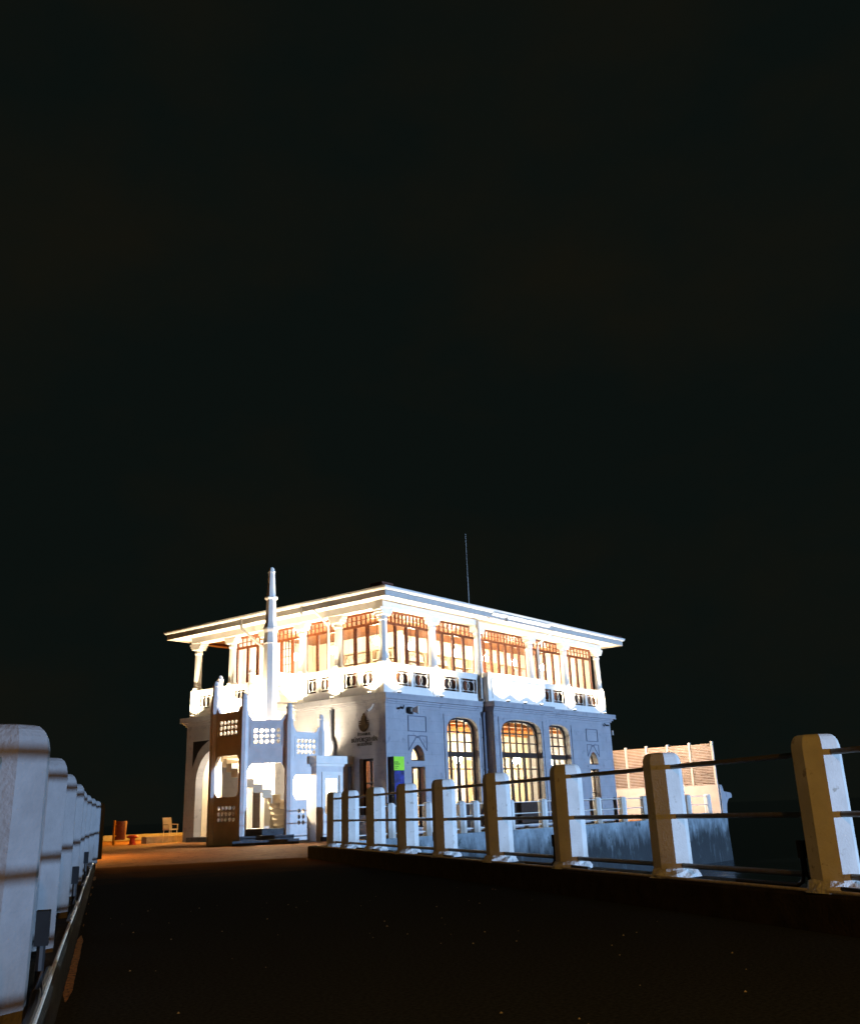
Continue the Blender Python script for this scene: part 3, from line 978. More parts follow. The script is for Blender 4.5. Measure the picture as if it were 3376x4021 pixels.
def pierced(fr, ln, zb, zt, gz0, gz1, step=0.2, lower=True, s0=0.12):
    s1 = ln - 0.12
    out = [(s0, zb - (0.24 if lower else 0)), (s0 + 0.05, zb - (0.22 if lower else 0)), (s0 + 0.2, zb), (s1 - 0.2, zb), (s1 - 0.05, zb - (0.22 if lower else 0)), (s1, zb - (0.24 if lower else 0)), (s1, zt + step), (s1 - 0.06, zt + step), (s1 - 0.2, zt), (s0 + 0.22, zt), (s0 + 0.08, zt + step), (s0, zt + step)]
    mb = MB()
    mb.slab(fr, out, hole_grid(0.35, 1.44, gz0, gz1, 5, 3, 0.155, 0.155), -0.05, 0.09)
    part('pierced_panel', mb, M_TURRET, tur)
    mb = MB()
    for q in (rect(0.26, 0.285, gz0 - 0.08, gz1 + 0.08), rect(1.50, 1.525, gz0 - 0.08, gz1 + 0.08), rect(0.286, 1.499, gz1 + 0.055, gz1 + 0.08), rect(0.286, 1.499, gz0 - 0.08, gz0 - 0.055)):
        mb.slab(fr, q, [], -0.07, -0.051)
    part('panel_moulding', mb, M_TURRET, tur)
fA, ln = face_frame(157.5, 202.5)
fB, _ = face_frame(202.5, 247.5)
fC, _ = face_frame(247.5, 292.5)
fZ, _ = face_frame(112.5, 157.5)
fY, _ = face_frame(67.5, 112.5)
pierced(fA, ln, 3.30, 4.96, 4.07, 4.68)
pierced(fB, ln, 2.95, 4.58, 3.66, 4.29)
pierced(fC, ln, 2.50, 4.13, 3.25, 3.88)
pierced(fZ, ln, 3.70, 5.40, 4.50, 5.11)
pierced(fY, ln, 4.10, 5.85, 4.95, 5.56)
# low walls of the open stages
mb = MB()
mb.slab(fA, [(0.12, 0.0), (ln - 0.12, 0.0), (ln - 0.12, 1.98), (ln - 0.18, 1.96), (ln - 0.34, 1.76), (0.34, 1.76), (0.18, 1.96), (0.12, 1.98)], hole_grid(0.35, 1.44, 0.83, 1.46, 5, 3, 0.155, 0.155), -0.05, 0.09)
part('low_wall', mb, M_TURRET, tur)
mb = MB()
mb.slab(fC, [(0.12, 0.0), (0.95, 0.0), (0.95, 1.56), (0.36, 1.56), (0.18, 1.78), (0.12, 1.80)], hole_grid(0.40, 0.86, 0.62, 1.26, 2, 3, 0.155, 0.155), -0.05, 0.09)
part('low_wall', mb, M_TURRET, tur)
mb = MB()
mb.slab(fZ, rect(0.12, ln - 0.12, 0, 2.4), [], -0.05, 0.09)
part('low_wall', mb, M_TURRET, tur)
# steps to the door
mb = MB()
mb.slab(fB, rect(-0.28, ln + 0.42, 0.001, 0.17), [], -0.75, 0.05)
part('step', mb, M_STEP, tur)
mb = MB()
mb.slab(fB, rect(-0.02, ln + 0.22, 0.171, 0.32), [], -0.42, 0.05)
part('step', mb, M_STEP, tur)
mb = MB()
mb.slab(fB, rect(0.17, ln - 0.17, 0.321, 0.56), [], -0.10, 0.05)
part('step', mb, M_STEP, tur)
mb = MB()
mb.prism([tuple((vert(a) * 0.0 + Vector((XC, YC, 0)) + (vert(a) - Vector((XC, YC, 0))) * 0.955)[:2]) for a in (22.5, 67.5, 112.5, 157.5, 202.5, 247.5, 292.5, 337.5)], 0.02, 0.55)
part('floor', mb, M_TURRET, tur)
# winding steps
n_st = 24
for k in range(n_st):
    a0 = 292.5 - 10.2 * k
    a1 = a0 - 10.2
    z = 0.55 + (k + 1) * 0.206
    if a0 < 60: break
    mb = MB()
    pr = [(XC + rr * math.cos(R(t)), YC + rr * math.sin(R(t))) for rr, t in ((0.3, a0), (1.95, a0), (1.95, a1), (0.3, a1))]
    mb.prism(pr, max(0.551, z - 0.32), z)
    part('winder', mb, M_CREAM, tur)
# newel and pinnacle
mb = MB()
mb.lathe((XC, YC, 0), [(0.551, 0.31), (7.90, 0.295), (7.95, 0.33), (8.02, 0.31), (8.40, 0.275), (8.45, 0.315), (8.52, 0.345), (8.60, 0.345), (8.64, 0.30), (8.85, 0.255), (9.82, 0.215), (9.84, 0.25), (9.88, 0.30), (9.93, 0.30), (9.96, 0.20), (11.0, 0.150), (11.04, 0.165), (11.09, 0.16), (11.11, 0.125), (11.2, 0.115), (11.26, 0.07)], 8)
part('pinnacle', mb, M_WHITE, tur)
# landing to the gallery with pierced side walls
mb = MB(); mb.box(-1.6, -0.27, 5.05, 6.62, 5.30, 5.56)
part('landing', mb, M_WHITE, tur)
for yy, x0 in ((5.12, -1.95), (6.50, -1.42)):
    fr = Frame((x0, yy, 0), (1, 0, 0), (0, -1, 0))
    wl = -0.08 - x0
    mb = MB()
    mb.slab(fr, rect(0, wl, 4.9, 6.92), hole_grid(0.18, wl - 0.1, 6.02, 6.60, 6, 3, 0.085, 0.10), 0, 0.14)
    part('pierced_panel', mb, M_WHITE, tur)
# lit lamps inside the turret
for (x, y, z) in ((-3.05, 3.55, 2.72), (-3.35, 4.9, 3.05), (-1.7, 3.4, 3.0)):
    mb = MB(); mb.lathe((x, y, z), [(0.0, 0.05), (0.03, 0.09), (0.10, 0.09), (0.14, 0.05)], 10)
    part('bulkhead_lamp', mb, M_LAMP, tur)
    lamp('POINT', (x, y, z - 0.16), P_TURRET, WARM, radius=0.1, parent=tur)
for (x, y, z) in ((-3.2, 5.2, 4.9), (-1.0, 5.8, 6.2)):
    lamp('POINT', (x, y, z), P_TURRET * 1.2, WARM, radius=0.1, parent=tur)

# ================================================================== entrance porch
por = thing('entrance_porch', (-0.97, 2.7, 0), 'small flat-roofed porch with a lit white door beside the stair turret', 'porch')
fP = Frame((-1.95, 2.0, 0), (1, 0, 0), (0, -1, 0))
mb = MB()
mb.slab(fP, rect(0, 1.85, 0, 2.8), [rect(0.35, 1.42, 0.22, 2.53)], 0, 0.2)
mb.box(-1.949, -1.75, 2.201, 3.6, 0, 2.799)
part('wall', mb, M_TURRET, por)
mb = MB()
mb.box(-2.02, -0.02, 1.93, 3.65, 2.801, 2.90)
mb.box(-2.16, -0.02, 1.79, 3.70, 2.901, 3.20)
part('roof_slab', mb, M_WHITE, por)
mb = MB()
mb.slab(fP, rect(0.30, 1.47, 0.17, 2.60), [rect(0.45, 1.32, 0.25, 2.46)], -0.04, 0.10)
part('door_frame', mb, M_WHITE, por)
mb = MB()
mb.slab(fP, rect(0.451, 1.319, 0.251, 2.459), [rect(0.56, 1.21, 1.0, 2.34)], 0.03, 0.07)
dr = part('door', mb, M_WHITE, por)
mb = MB(); mb.slab(fP, rect(0.555, 1.215, 0.995, 2.345), [], 0.045, 0.052)
part('pane', mb, M_GLASS, dr)
mb = MB(); mb.bar(fP.p(0.50, 1.05, 0.0), fP.p(0.50, 1.30, 0.0), 0.03, 0.03)
part('handle', mb, M_BLACK, dr)
mb = MB()
for cx, cz, rr in ((0.885, 1.38, 0.17), (0.885, 1.72, 0.13), (0.885, 2.02, 0.17)):
    pts = [fP.p(cx + rr * math.cos(t), cz + rr * math.sin(t), 0.04) for t in [2 * math.pi * k / 16 for k in range(17)]]
    for p, q in zip(pts[:-1], pts[1:]):
        mb.bar(p, q, 0.014, 0.014, fP.n)
part('scroll_grille', mb, M_WHITE, dr)
mb = MB(); mb.slab(fP, rect(0.25, 1.6, 0.001, 0.16), [], -0.45, 0.0)
part('step', mb, M_STEP, por)
mb = MB(); mb.box(-1.74, -0.05, 3.3, 3.4, 0, 2.79)
part('back_wall', mb, M_CREAM, por)
mb = MB(); mb.lathe((-0.95, 2.75, 2.62), [(0, 0.06), (0.03, 0.12), (0.12, 0.12), (0.16, 0.06)], 12)
part('ceiling_lamp', mb, M_LAMP, por)
lamp('POINT', (-0.95, 2.75, 2.4), P_PORCH * 2, (1.0, 0.85, 0.62), radius=0.12, parent=por)

# ================================================================== floodlights on the cornice
def floodlight(loc, aim, label, energy, size=146, big=False):
    loc = Vector(loc)
    s_ = 1.4 if big else 0.75
    t = thing('floodlight', loc, label, 'floodlight', 'small floodlights along the cornice')
    mb = MB(); mb.box(loc.x - 0.09 * s_, loc.x + 0.09 * s_, loc.y - 0.09 * s_, loc.y + 0.09 * s_, loc.z + 0.02, loc.z + 0.08)
    part('housing', mb, M_PIPE, t)
    mb = MB(); mb.box(loc.x - 0.03, loc.x + 0.03, loc.y - 0.06, loc.y + 0.06, loc.z, loc.z + 0.019)
    part('bracket', mb, M_PIPE, t)
    mb = MB(); mb.box(loc.x - 0.075 * s_, loc.x + 0.075 * s_, loc.y - 0.075 * s_, loc.y + 0.075 * s_, loc.z + 0.081, loc.z + 0.087)
    part('lens', mb, M_LAMP, t)
    lamp('SPOT', loc + Vector((0, 0, 0.10)), energy, WARM, loc + Vector(aim), size, 0.9, 0.05, parent=t)
ORD = ['first', 'second', 'third', 'fourth', 'fifth', 'sixth']
for i, x in enumerate(RC):
    floodlight((x + (0.45 if i == 0 else (-0.3 if i == 5 else 0.0)), -0.215, 5.602), (0.0, 0.0, 2.0), '%s cornice floodlight from the near corner along the right facade' % ORD[i], P_SPOT)
for i, y in enumerate(LC):
    floodlight((-0.215, y + (0.45 if i == 0 else (-0.2 if i == 5 else 0)), 5.602), (0.0, 0.0, 2.0), '%s cornice floodlight from the near corner along the left facade' % ORD[i], P_SPOT)
for x, nm in ((7.9, 'left'), (9.35, 'middle'), (10.8, 'right')):
    floodlight((x, -0.765, 5.602), (0, -0.02, 2.0), '%s of the three floodlights below the inscription plate' % nm, P_SPOT * 0.9)
floodlight((-0.80, 3.05, 3.202), (0.25, 0.7, 1.6), 'larger floodlight on the flat porch roof aimed at the turret', P_FLOOD, 180, True)

# ================================================================== fittings on the walls
def cctv(loc, dirv, label, m_body):
    loc, dirv = Vector(loc), Vector(dirv).normalized()
    t = thing('security_camera', loc, label, 'camera', 'wall cameras under the cornice')
    mb = MB(); mb.tube([loc, loc + dirv * 0.17], 0.048, 10)
    part('body', mb, m_body, t)
    mb = MB(); mb.tube([loc + dirv * 0.171, loc + dirv * 0.20], 0.042, 10)
    part('lens', mb, M_BLACK, t)
    mb = MB(); mb.tube([loc + Vector((0, 0, 0.0)), loc - dirv * 0.10 + Vector((0, 0, 0.10))], 0.03, 8)
    part('arm', mb, m_body, t)
cctv((-0.16, 0.62, 5.04), (-0.35, 0.7, -0.5), 'white security camera on the wall above the bronze emblem', M_GUTTER)
cctv((0.95, -0.15, 5.03), (-0.9, -0.35, -0.05), 'dark security camera left of the white loudspeaker', M_BLACK)
cctv((18.30, -0.14, 5.02), (0.9, -0.4, -0.05), 'dark security camera near the right end of the right facade', M_BLACK)
ls = thing('loudspeaker', (1.70, -0.2, 4.95), 'white square horn loudspeaker above the niche panel', 'loudspeaker')
mb = MB()
for (o0, w0), (o1, w1) in zip(((0.0, 0.09), (0.10, 0.10), (0.24, 0.2)), ((0.10, 0.10), (0.24, 0.2), (0.27, 0.2))):
    c0, c1 = Vector((1.48 + o0 * 0.75, -0.12 - o0, 4.97)), Vector((1.48 + o1 * 0.75, -0.12 - o1, 4.97))
    sx = Vector((0.8, 0.6, 0))
    mb.hexa([c0 - sx * w0 - Vector((0, 0, w0 * .75)), c0 + sx * w0 - Vector((0, 0, w0 * .75)), c0 + sx * w0 + Vector((0, 0, w0 * .75)), c0 - sx * w0 + Vector((0, 0, w0 * .75)),
             c1 - sx * w1 - Vector((0, 0, w1 * .75)), c1 + sx * w1 - Vector((0, 0, w1 * .75)), c1 + sx * w1 + Vector((0, 0, w1 * .75)), c1 - sx * w1 + Vector((0, 0, w1 * .75))])
part('horn', mb, M_RAILW, ls)
mb = MB(); mb.lathe((1.44, -0.10, 4.85), [(0, 0.08), (0.05, 0.12), (0.2, 0.12), (0.25, 0.08)], 10)
part('driver', mb, M_BLACK, ls)
mb = MB(); mb.bar((1.5, -0.005, 4.97), (1.5, -0.12, 4.97), 0.05, 0.05)
part('bracket', mb, M_BLACK, ls)
# emblem and lettering on the left facade
ws = thing('wall_sign', (-0.01, 1.18, 3.6), 'dark bronze emblem above three lines of lettering on the left facade', 'sign')
mb = MB()
cy, cz = 1.18, 4.42
hull = [(cy - 0.275, cz + 0.02)] + [(cy - 0.275 * math.cos(math.pi * k / 14), cz + 0.02 - 0.30 * math.sin(math.pi * k / 14)) for k in range(1, 14)] + [(cy + 0.275, cz + 0.02)]
mb.slab(FL, hull, [], -0.035, -0.001)
mb.slab(FL, [(cy - 0.14, cz + 0.0205), (cy + 0.14, cz + 0.0205), (cy + 0.135, cz + 0.30), (cy + 0.10, cz + 0.30), (cy + 0.10, cz + 0.36), (cy + 0.055, cz + 0.36), (cy + 0.05, cz + 0.43), (cy, cz + 0.47), (cy - 0.05, cz + 0.43), (cy - 0.055, cz + 0.36), (cy - 0.10, cz + 0.36), (cy - 0.10, cz + 0.30), (cy - 0.135, cz + 0.30)], [], -0.034, -0.001)
for sg in (-1, 1):
    for z in (0.04, 0.115):
        mb.slab(FL, [(cy + sg * 0.142, cz + z), (cy + sg * 0.285, cz + z), (cy + sg * 0.25, cz + z + 0.045), (cy + sg * 0.142, cz + z + 0.06)], [], -0.033, -0.001)
part('emblem', mb, M_BRONZE, ws)
link('lettering', text_mesh('İSTANBUL', 0.155, 0.012, FL, 1.18, 4.035, -0.013, True), M_LETTER, ws)
link('lettering', text_mesh('BÜYÜKŞEHİR', 0.235, 0.014, FL, 1.17, 3.815, -0.015, True), M_LETTER, ws)
link('lettering', text_mesh('BELEDİYESİ', 0.155, 0.012, FL, 1.16, 3.635, -0.013, True), M_LETTER, ws)
# totem sign by the corner
ts = thing('totem_sign', (0.46, -0.16, 0), 'tall black totem sign with a lime green top panel at the corner', 'sign')
mb = MB(); mb.box(0.12, 0.76, -0.28, -0.03, 0.001, 3.08)
part('body', mb, M_BLACK, ts)
fT = Frame((0.12, -0.28, 0), (1, 0, 0), (0, -1, 0))
mb = MB(); mb.slab(fT, rect(0.0, 0.64, 2.55, 3.08), [], -0.012, -0.001)
gp = part('green_panel', mb, M_GREEN, ts)
mb = MB(); mb.slab(fT, rect(0.02, 0.62, 1.45, 2.53), [], -0.012, -0.001)
part('picture_panel', mb, M_BLUE, ts)
link('lettering', text_mesh('MODA', 0.085, 0.002, fT, 0.15, 2.86, -0.014), M_LETTER, gp)
link('lettering', text_mesh('İSKELESİ', 0.085, 0.002, fT, 0.20, 2.79, -0.014), M_LETTER, gp)
for z, l in ((2.69, 0.24), (2.62, 0.17)):
    mb = MB(); mb.slab(fT, rect(0.04, 0.04 + l, z, z + 0.022), [], -0.015, -0.0121)
    part('text_line', mb, M_LETTER, gp)
# antenna
an = thing('antenna_mast', (11.8, 4.0, 10.6), 'thin bare antenna mast rising from the dark roof', 'antenna')
mb = MB(); mb.tube([(11.8, 4.0, 10.4), (11.8, 4.0, 13.0)], 0.03, 6)
part('mast', mb, M_PIPE, an)
mb = MB(); mb.tube([(11.8, 4.0, 13.0), (11.8, 4.0, 15.45)], 0.018, 6)
part('tip', mb, M_PIPE, an)

# ================================================================== interior
def bookcase(loc, ax, w_, h_, label, rows=6):
    loc = Vector(loc)
    t = thing('bookcase', loc, label, 'bookcase', 'bookcases along the rear partitions')
    n_ = Vector((0, -1, 0)) if ax == 'x' else Vector((-1, 0, 0))
    fr = Frame(loc, (1, 0, 0) if ax == 'x' else (0, 1, 0), n_)
    mb = MB(); mb.slab(fr, rect(0, w_, 0, h_), [rect(0.05, w_ - 0.05, 0.05, h_ - 0.05)], 0, 0.3)
    mb.slab(fr, rect(0.02, w_ - 0.02, 0.02, h_ - 0.02), [], 0.301, 0.32)
    part('carcass', mb, M_SHELF, t)
    dz = (h_ - 0.1) / rows
    for k in range(rows):
        if k:
            mb = MB(); mb.fbox(fr, 0.051, w_ - 0.051, 0.05 + dz * k - 0.02, 0.05 + dz * k + 0.02, 0.01, 0.29)
            part('shelf', mb, M_SHELF, t)
        if random.random() < 0.8:
            mb = MB()
            s = 0.07
            while s < w_ - 0.15:
                tk = random.uniform(0.04, 0.11)
                mb.fbox(fr, s, s + tk, 0.075 + dz * k, 0.075 + dz * k + random.uniform(0.5, 0.85) * (dz - 0.06), 0.06, 0.25)
                s += tk + (0.004 if random.random() < 0.85 else 0.25)
            o = part('books', mb, M_BOOK, t)
            o['kind'] = 'stuff'
bx = [6.2, 8.2, 10.2, 12.2, 14.2, 16.0]
for i, x in enumerate(bx):
    bookcase((x, 4.39 - 0.33, 5.62), 'x', 1.7, 2.9, '%s bookcase along the upper room partition seen through the gallery windows' % ORD[i])
for i, y in enumerate((3.7, 5.6)):
    bookcase((5.18, y, 5.62), 'y', 1.6, 2.9, '%s upper bookcase facing the left gallery windows' % ('nearer' if i == 0 else 'farther'))
for i, x in enumerate((4.3, 7.2, 9.2, 12.4)):
    bookcase((x, 5.19 - 0.33, 0.21), 'x', 1.8, 3.2, '%s ground-floor bookcase against the back partition' % ORD[i])
def pendant(x, y, zc, zg, m_, label, r=0.17):
    t = thing('pendant_lamp', (x, y, zc), label, 'lamp', 'lit globe pendants inside the rooms')
    mb = MB(); mb.tube([(x, y, zc), (x, y, zg + r - 0.01)], 0.012, 6)
    part('rod', mb, M_BLACK, t)
    mb = MB()
    mb.lathe((x, y, zg), [(-r, 0.02), (-r * .87, r * .5), (-r * .5, r * .87), (0, r), (r * .5, r * .87), (r * .87, r * .5), (r, 0.02)], 14)
    smooth(part('globe', mb, m_, t), 180)
for i, x in enumerate((2.2, 4.6, 8.0, 10.6, 13.2, 16.2)):
    pendant(x, 2.3, 9.29, 8.25, M_GLOBE, '%s upper globe pendant counting from the near corner' % ORD[i])
for i, y in enumerate((5.4, 7.9)):
    pendant(2.6, y, 9.29, 8.25, M_GLOBE, '%s globe pendant behind the left gallery windows' % ('nearer' if i == 0 else 'farther'))
for i, x in enumerate((1.9, 5.3, 8.3, 10.2, 13.4, 16.7)):
    pendant(x, 2.6, 4.74, 3.25, M_GLOBEL, '%s ground-floor globe pendant counting from the near corner' % ORD[i], 0.2)
pendant(1.6, 10.6, 4.9, 3.7, M_GLOBE, 'globe pendant inside the far pointed portal', 0.15)
def table(x, y, label):
    t = thing('cafe_table', (x, y, 0.2), label, 'table', 'tables inside the ground floor')
    mb = MB(); mb.lathe((x, y, 0.2), [(0.72, 0.4), (0.75, 0.4)], 16)
    part('table_top', mb, M_SHELF, t)
    mb = MB(); mb.lathe((x, y, 0.2), [(0, 0.22), (0.02, 0.22), (0.03, 0.03), (0.719, 0.03)], 10)
    part('pedestal', mb, M_BLACK, t)
table(5.0, 1.9, 'round table behind the left arched window')
table(8.6, 1.7, 'round table behind the left half of the bay window')
table(10.0, 2.2, 'round table behind the right half of the bay window')

# ================================================================== railings
def post_mesh(h):
    mb = MB()
    r = 0.197
    mb.lathe((0, 0, 0), [(0, r), (h - 0.115, r), (h - 0.085, r * 0.985), (h - 0.05, r * 0.94), (h - 0.022, r * 0.86), (h - 0.006, r * 0.76), (h, r * 0.64)], 8)
    return mb.mesh('post')
def mortar_mesh(seed):
    rnd = random.Random(seed)
    mb = MB()
    prof = []
    vs = []
    n = 14
    for z, k in ((0.0, 1.28), (0.03, 1.22), (0.075, 1.05), (0.09, 0.9)):
        for j in range(n):
            a = 2 * math.pi * j / n
            r = 0.197 * k * rnd.uniform(0.88, 1.10)
            vs.append((math.cos(a) * r, math.sin(a) * r, z + rnd.uniform(-0.012, 0.012) * (z > 0)))
    fs = [tuple(range(n - 1, -1, -1)), tuple(3 * n + j for j in range(n))]
    for i in range(3):
        for j in range(n):
            fs.append((i * n + j, i * n + (j + 1) % n, (i + 1) * n + (j + 1) % n, (i + 1) * n + j))
    mb.add(vs, fs)
    return mb.mesh('mortar_base')
POST = post_mesh(1.19)
MORT = [mortar_mesh(i) for i in range(3)]
def railing(name, label, pts, zb, rails, r_rail, m_rail, pm, m_post, rot, mortar=True, extend=None):
    t = thing(name, (pts[0].x, pts[0].y, zb), label, 'railing')
    for i, p in enumerate(pts):
        o = link('post', pm, m_post, t, (p.x, p.y, zb), rot + random.uniform(-0.03, 0.03))
        o.rotation_euler.x, o.rotation_euler.y = random.uniform(-0.008, 0.008), random.uniform(-0.008, 0.008)
        if mortar:
            link('mortar_base', MORT[i % 3], M_MORTAR, o, (0, 0, 0)).matrix_parent_inverse = Matrix()
    ends = list(pts)
    if extend:
        ends = [extend[0]] + ends + [extend[1]] if extend[1] else [extend[0]] + ends
    for z in rails:
        for p, q in zip(ends[:-1], ends[1:]):
            t_ = (q - p).normalized()
            a = p + t_ * (0.17 if p in pts else 0)
            b_ = q - t_ * (0.17 if q in pts else 0)
            mb = MB(); mb.tube([(a.x, a.y, z), (b_.x, b_.y, z)], r_rail, 10)
            smooth(part('rail', mb, m_rail, t))
    return t
RA = [0.25, 2.5, 4.75, 7.06, 9.42, 11.66, 13.88, 16.14, 18.12, 20.2, 22.22, 23.6]
rpts = [W(a, right_line(a)) for a in RA]
railing('railing', 'right causeway railing of white octagonal posts and three steel rails', rpts, 0.281, (1.325, 0.85, 0.39), 0.024, M_RAIL, POST, M_POST, CA, extend=(W(-3, right_line(-3)), None))
LA = [-0.03 + 2.33 * k for k in range(0, 11)]
lpts = [W(a, -0.448 + 0.19 * min(1, max(0, (a - 15.0) / 8.0)) ** 1.5) for a in LA]
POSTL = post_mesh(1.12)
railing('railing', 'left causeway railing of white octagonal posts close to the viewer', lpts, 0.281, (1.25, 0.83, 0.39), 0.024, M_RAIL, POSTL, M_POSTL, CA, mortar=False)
QX = [-5.1, -3.0, -0.85, 1.25, 2.15, 4.6, 7.15, 9.55, 11.96, 14.45, 16.75, 19.3, 21.95, 24.65]
qpts = [Vector((x, -2.70, 0)) for x in QX]
def quay_post():
    mb = MB()
    mb.lathe((0, 0, 0), [(0, 0.20), (1.05, 0.20), (1.10, 0.195), (1.14, 0.17), (1.165, 0.13), (1.175, 0.08)], 8)
    return mb.mesh('post')
railing('railing', 'quayside railing of white posts and white rails before the right facade', qpts, 0.116, (1.18, 0.73, 0.265), 0.02, M_RAILW, quay_post(), M_POST, 0.0, mortar=False)
g = []
for k in range(1, 4):
    g.append(e1.lerp(e0, k / 4.6) + Vector((0.1, 0, 0)))
railing('railing', 'short slanting railing between the causeway end and the quay', [v.copy() for v in g], 0.111, (1.18, 0.73, 0.265), 0.02, M_RAILW, quay_post(), M_POST, 0.7, mortar=False)
# junction boxes with conduits on the causeway posts
def jbox(a, r, side, label, h=0.52, dn=1):
    c = W(a, r)
    t = thing('junction_box', c + Vector((0, 0, 0.3)), label, 'junction box', 'black boxes on the railing posts')
    o1 = W(a - 0.075, r + side * 0.0, 0.62)
    mb = MB()
    p = [W(a + da, r + dr_, z) for z in (0.52, 0.655) for da, dr_ in ((-0.04, -0.028), (0.04, -0.028), (0.04, 0.028), (-0.04, 0.028))]
    mb.hexa(p)
    part('box', mb, M_BOXGREY, t)
    mb = MB()
    mb.tube([W(a, r, 0.52), W(a, r, 0.42), W(a - 0.03, r, 0.345), W(a - 0.10, r, 0.312), W(a - 0.9, r, 0.306)], 0.018, 8)
    smooth(part('conduit', mb, M_BLACK, t))
    mb = MB()
    mb.tube([W(a + 0.03, r, 0.52), W(a + 0.03, r, 0.42), W(a + 0.06, r, 0.345), W(a + 0.13, r, 0.312), W(a + 1.0, r, 0.306)], 0.018, 8)
    smooth(part('conduit', mb, M_BLACK, t))
for a, nm in ((7.06 + 0.222, 'nearest'), (11.66 + 0.222, 'second nearest'), (16.14 + 0.222, 'third nearest'), (20.2 + 0.222, 'farthest')):
    jbox(a, right_line(a) - 0.10, -1, '%s dark junction box on the right railing posts' % nm)
for a, nm in ((4.88, 'nearest'), (9.54, 'second nearest'), (14.2, 'third nearest'), (18.86, 'farthest')):
    jbox(a, -0.448 + 0.212, 1, '%s dark junction box on the left railing posts' % nm)
# pale cable along the left kerb and a dark one on the right kerb
mb = MB()
pts = []
for i in range(60):
    a = 3.0 + i * 0.33
    pts.append(W(a, -0.222 + 0.003 * math.sin(i * 0.35), 0.292))
mb.tube(pts, 0.011, 8)
smooth(single('cable', mb, M_CABLE, 'pale sleeved cable lying along the top edge of the left kerb', 'cable'))
mb = MB()
pts = [W(2 + i * 0.5, right_line(2 + i * 0.5) - 0.205 + 0.006 * math.sin(i * 1.7), 0.294) for i in range(46)]
mb.tube(pts, 0.013, 8)
smooth(single('cable', mb, M_CABLE, 'thin cable running along the top edge of the right kerb', 'cable'))
# orange lamplight along the left kerb, painted on the road in broken stretches
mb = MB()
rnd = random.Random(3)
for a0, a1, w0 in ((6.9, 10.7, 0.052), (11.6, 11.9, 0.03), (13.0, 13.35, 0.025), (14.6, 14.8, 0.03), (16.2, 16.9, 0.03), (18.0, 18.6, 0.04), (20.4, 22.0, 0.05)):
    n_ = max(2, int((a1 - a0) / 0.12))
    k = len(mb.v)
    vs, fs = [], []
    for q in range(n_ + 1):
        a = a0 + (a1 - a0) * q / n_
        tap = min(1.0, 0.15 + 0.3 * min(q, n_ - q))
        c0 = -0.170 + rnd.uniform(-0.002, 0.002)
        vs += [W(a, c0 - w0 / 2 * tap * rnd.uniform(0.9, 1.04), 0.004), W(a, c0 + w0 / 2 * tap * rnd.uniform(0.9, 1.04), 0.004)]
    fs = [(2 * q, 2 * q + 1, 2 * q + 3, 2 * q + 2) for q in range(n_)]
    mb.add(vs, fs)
o = link('kerb_light_strip', mb.mesh('kerb_light_strip'), M_OCHRE, None)
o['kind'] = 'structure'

# ================================================================== screen wall at the right end
scr = thing('slatted_screen', (25.95, 0.5, 0), 'cream slatted screen on a peach wall beyond the right end of the building', 'screen')
mb = MB(); mb.box(25.9, 26.2, -2.44, 8.0, 0.001, 1.78); mb.box(25.9, 26.2, -2.9, -2.4405, 0.117, 1.78)
part('wall', mb, M_PEACH, scr)
py_ = [-2.84, -1.44, -0.04, 1.36, 2.76, 4.16, 5.56]
for y in py_:
    mb = MB(); mb.box(25.86, 25.99, y - 0.055, y + 0.055, 1.781, 4.12); mb.box(25.85, 26.0, y - 0.07, y + 0.07, 4.121, 4.19)
    part('post', mb, M_SLAT, scr)
sm = MB(); sm.hexa([(0, 0.058, 0), (0.07, 0.058, 0.018), (0.07, 1.342, 0.018), (0, 1.342, 0), (0, 0.058, 0.02), (0.07, 0.058, 0.038), (0.07, 1.342, 0.038), (0, 1.342, 0.02)])
sme = sm.mesh('slat')
for y in py_[:-1]:
    for k in range(26):
        link('slat', sme, M_SLAT, scr, (25.885, y, 1.80 + k * 0.088))
mb = MB(); mb.box(26.0, 26.04, -2.84, 5.56, 1.79, 4.08)
part('backing_board', mb, M_FLOOR, scr)
br = thing('wall_bracket', (26.8, -2.7, 0.1), 'curved corbel bracket standing out from the quay corner', 'bracket')
fQ = Frame((0, -2.98, 0), (1, 0, 0), (0, -1, 0))
mb = MB()
mb.slab(fQ, [(26.0, 0.116), (26.62, 0.116), (26.66, 0.45), (26.75, 0.72), (26.95, 0.93), (27.2, 1.02), (27.5, 1.03), (27.6, 1.13), (27.55, 1.26), (27.42, 1.32), (26.5, 1.40), (26.3, 1.75), (26.0, 1.77)], [], 0, 0.5)
part('corbel', mb, M_WALL, br)
mb = MB(); mb.slab(fQ, [(26.46, 0.115), (26.6, 0.115), (26.55, -0.6), (26.62, -1.4), (26.7, -2.8), (26.46, -2.8)], [], 0.02, 0.48)
part('footing', mb, M_QUAY, br)
l = lamp('SPOT', (20.3, 0.6, 4.7), P_SCREEN, (1.0, 0.80, 0.64), (26.2, 0.6, 1.6), 120, 0.8, 0.1)
t = thing('floodlight', (19.2, 0.6, 4.7), 'floodlight on the right end wall aimed at the slatted screen', 'floodlight', 'small floodlights along the cornice')
mb = MB(); mb.box(19.041, 20.05, 0.55, 0.65, 4.72, 4.78)
part('arm', mb, M_PIPE, t)
mb = MB(); mb.box(20.051, 20.22, 0.45, 0.75, 4.6, 4.85)
part('housing', mb, M_PIPE, t)
mb = MB(); mb.box(20.221, 20.23, 0.48, 0.72, 4.62, 4.83)
part('lens', mb, M_LAMP, t)
l.parent = t
l.matrix_parent_inverse = Matrix.Translation(-root_loc(t))

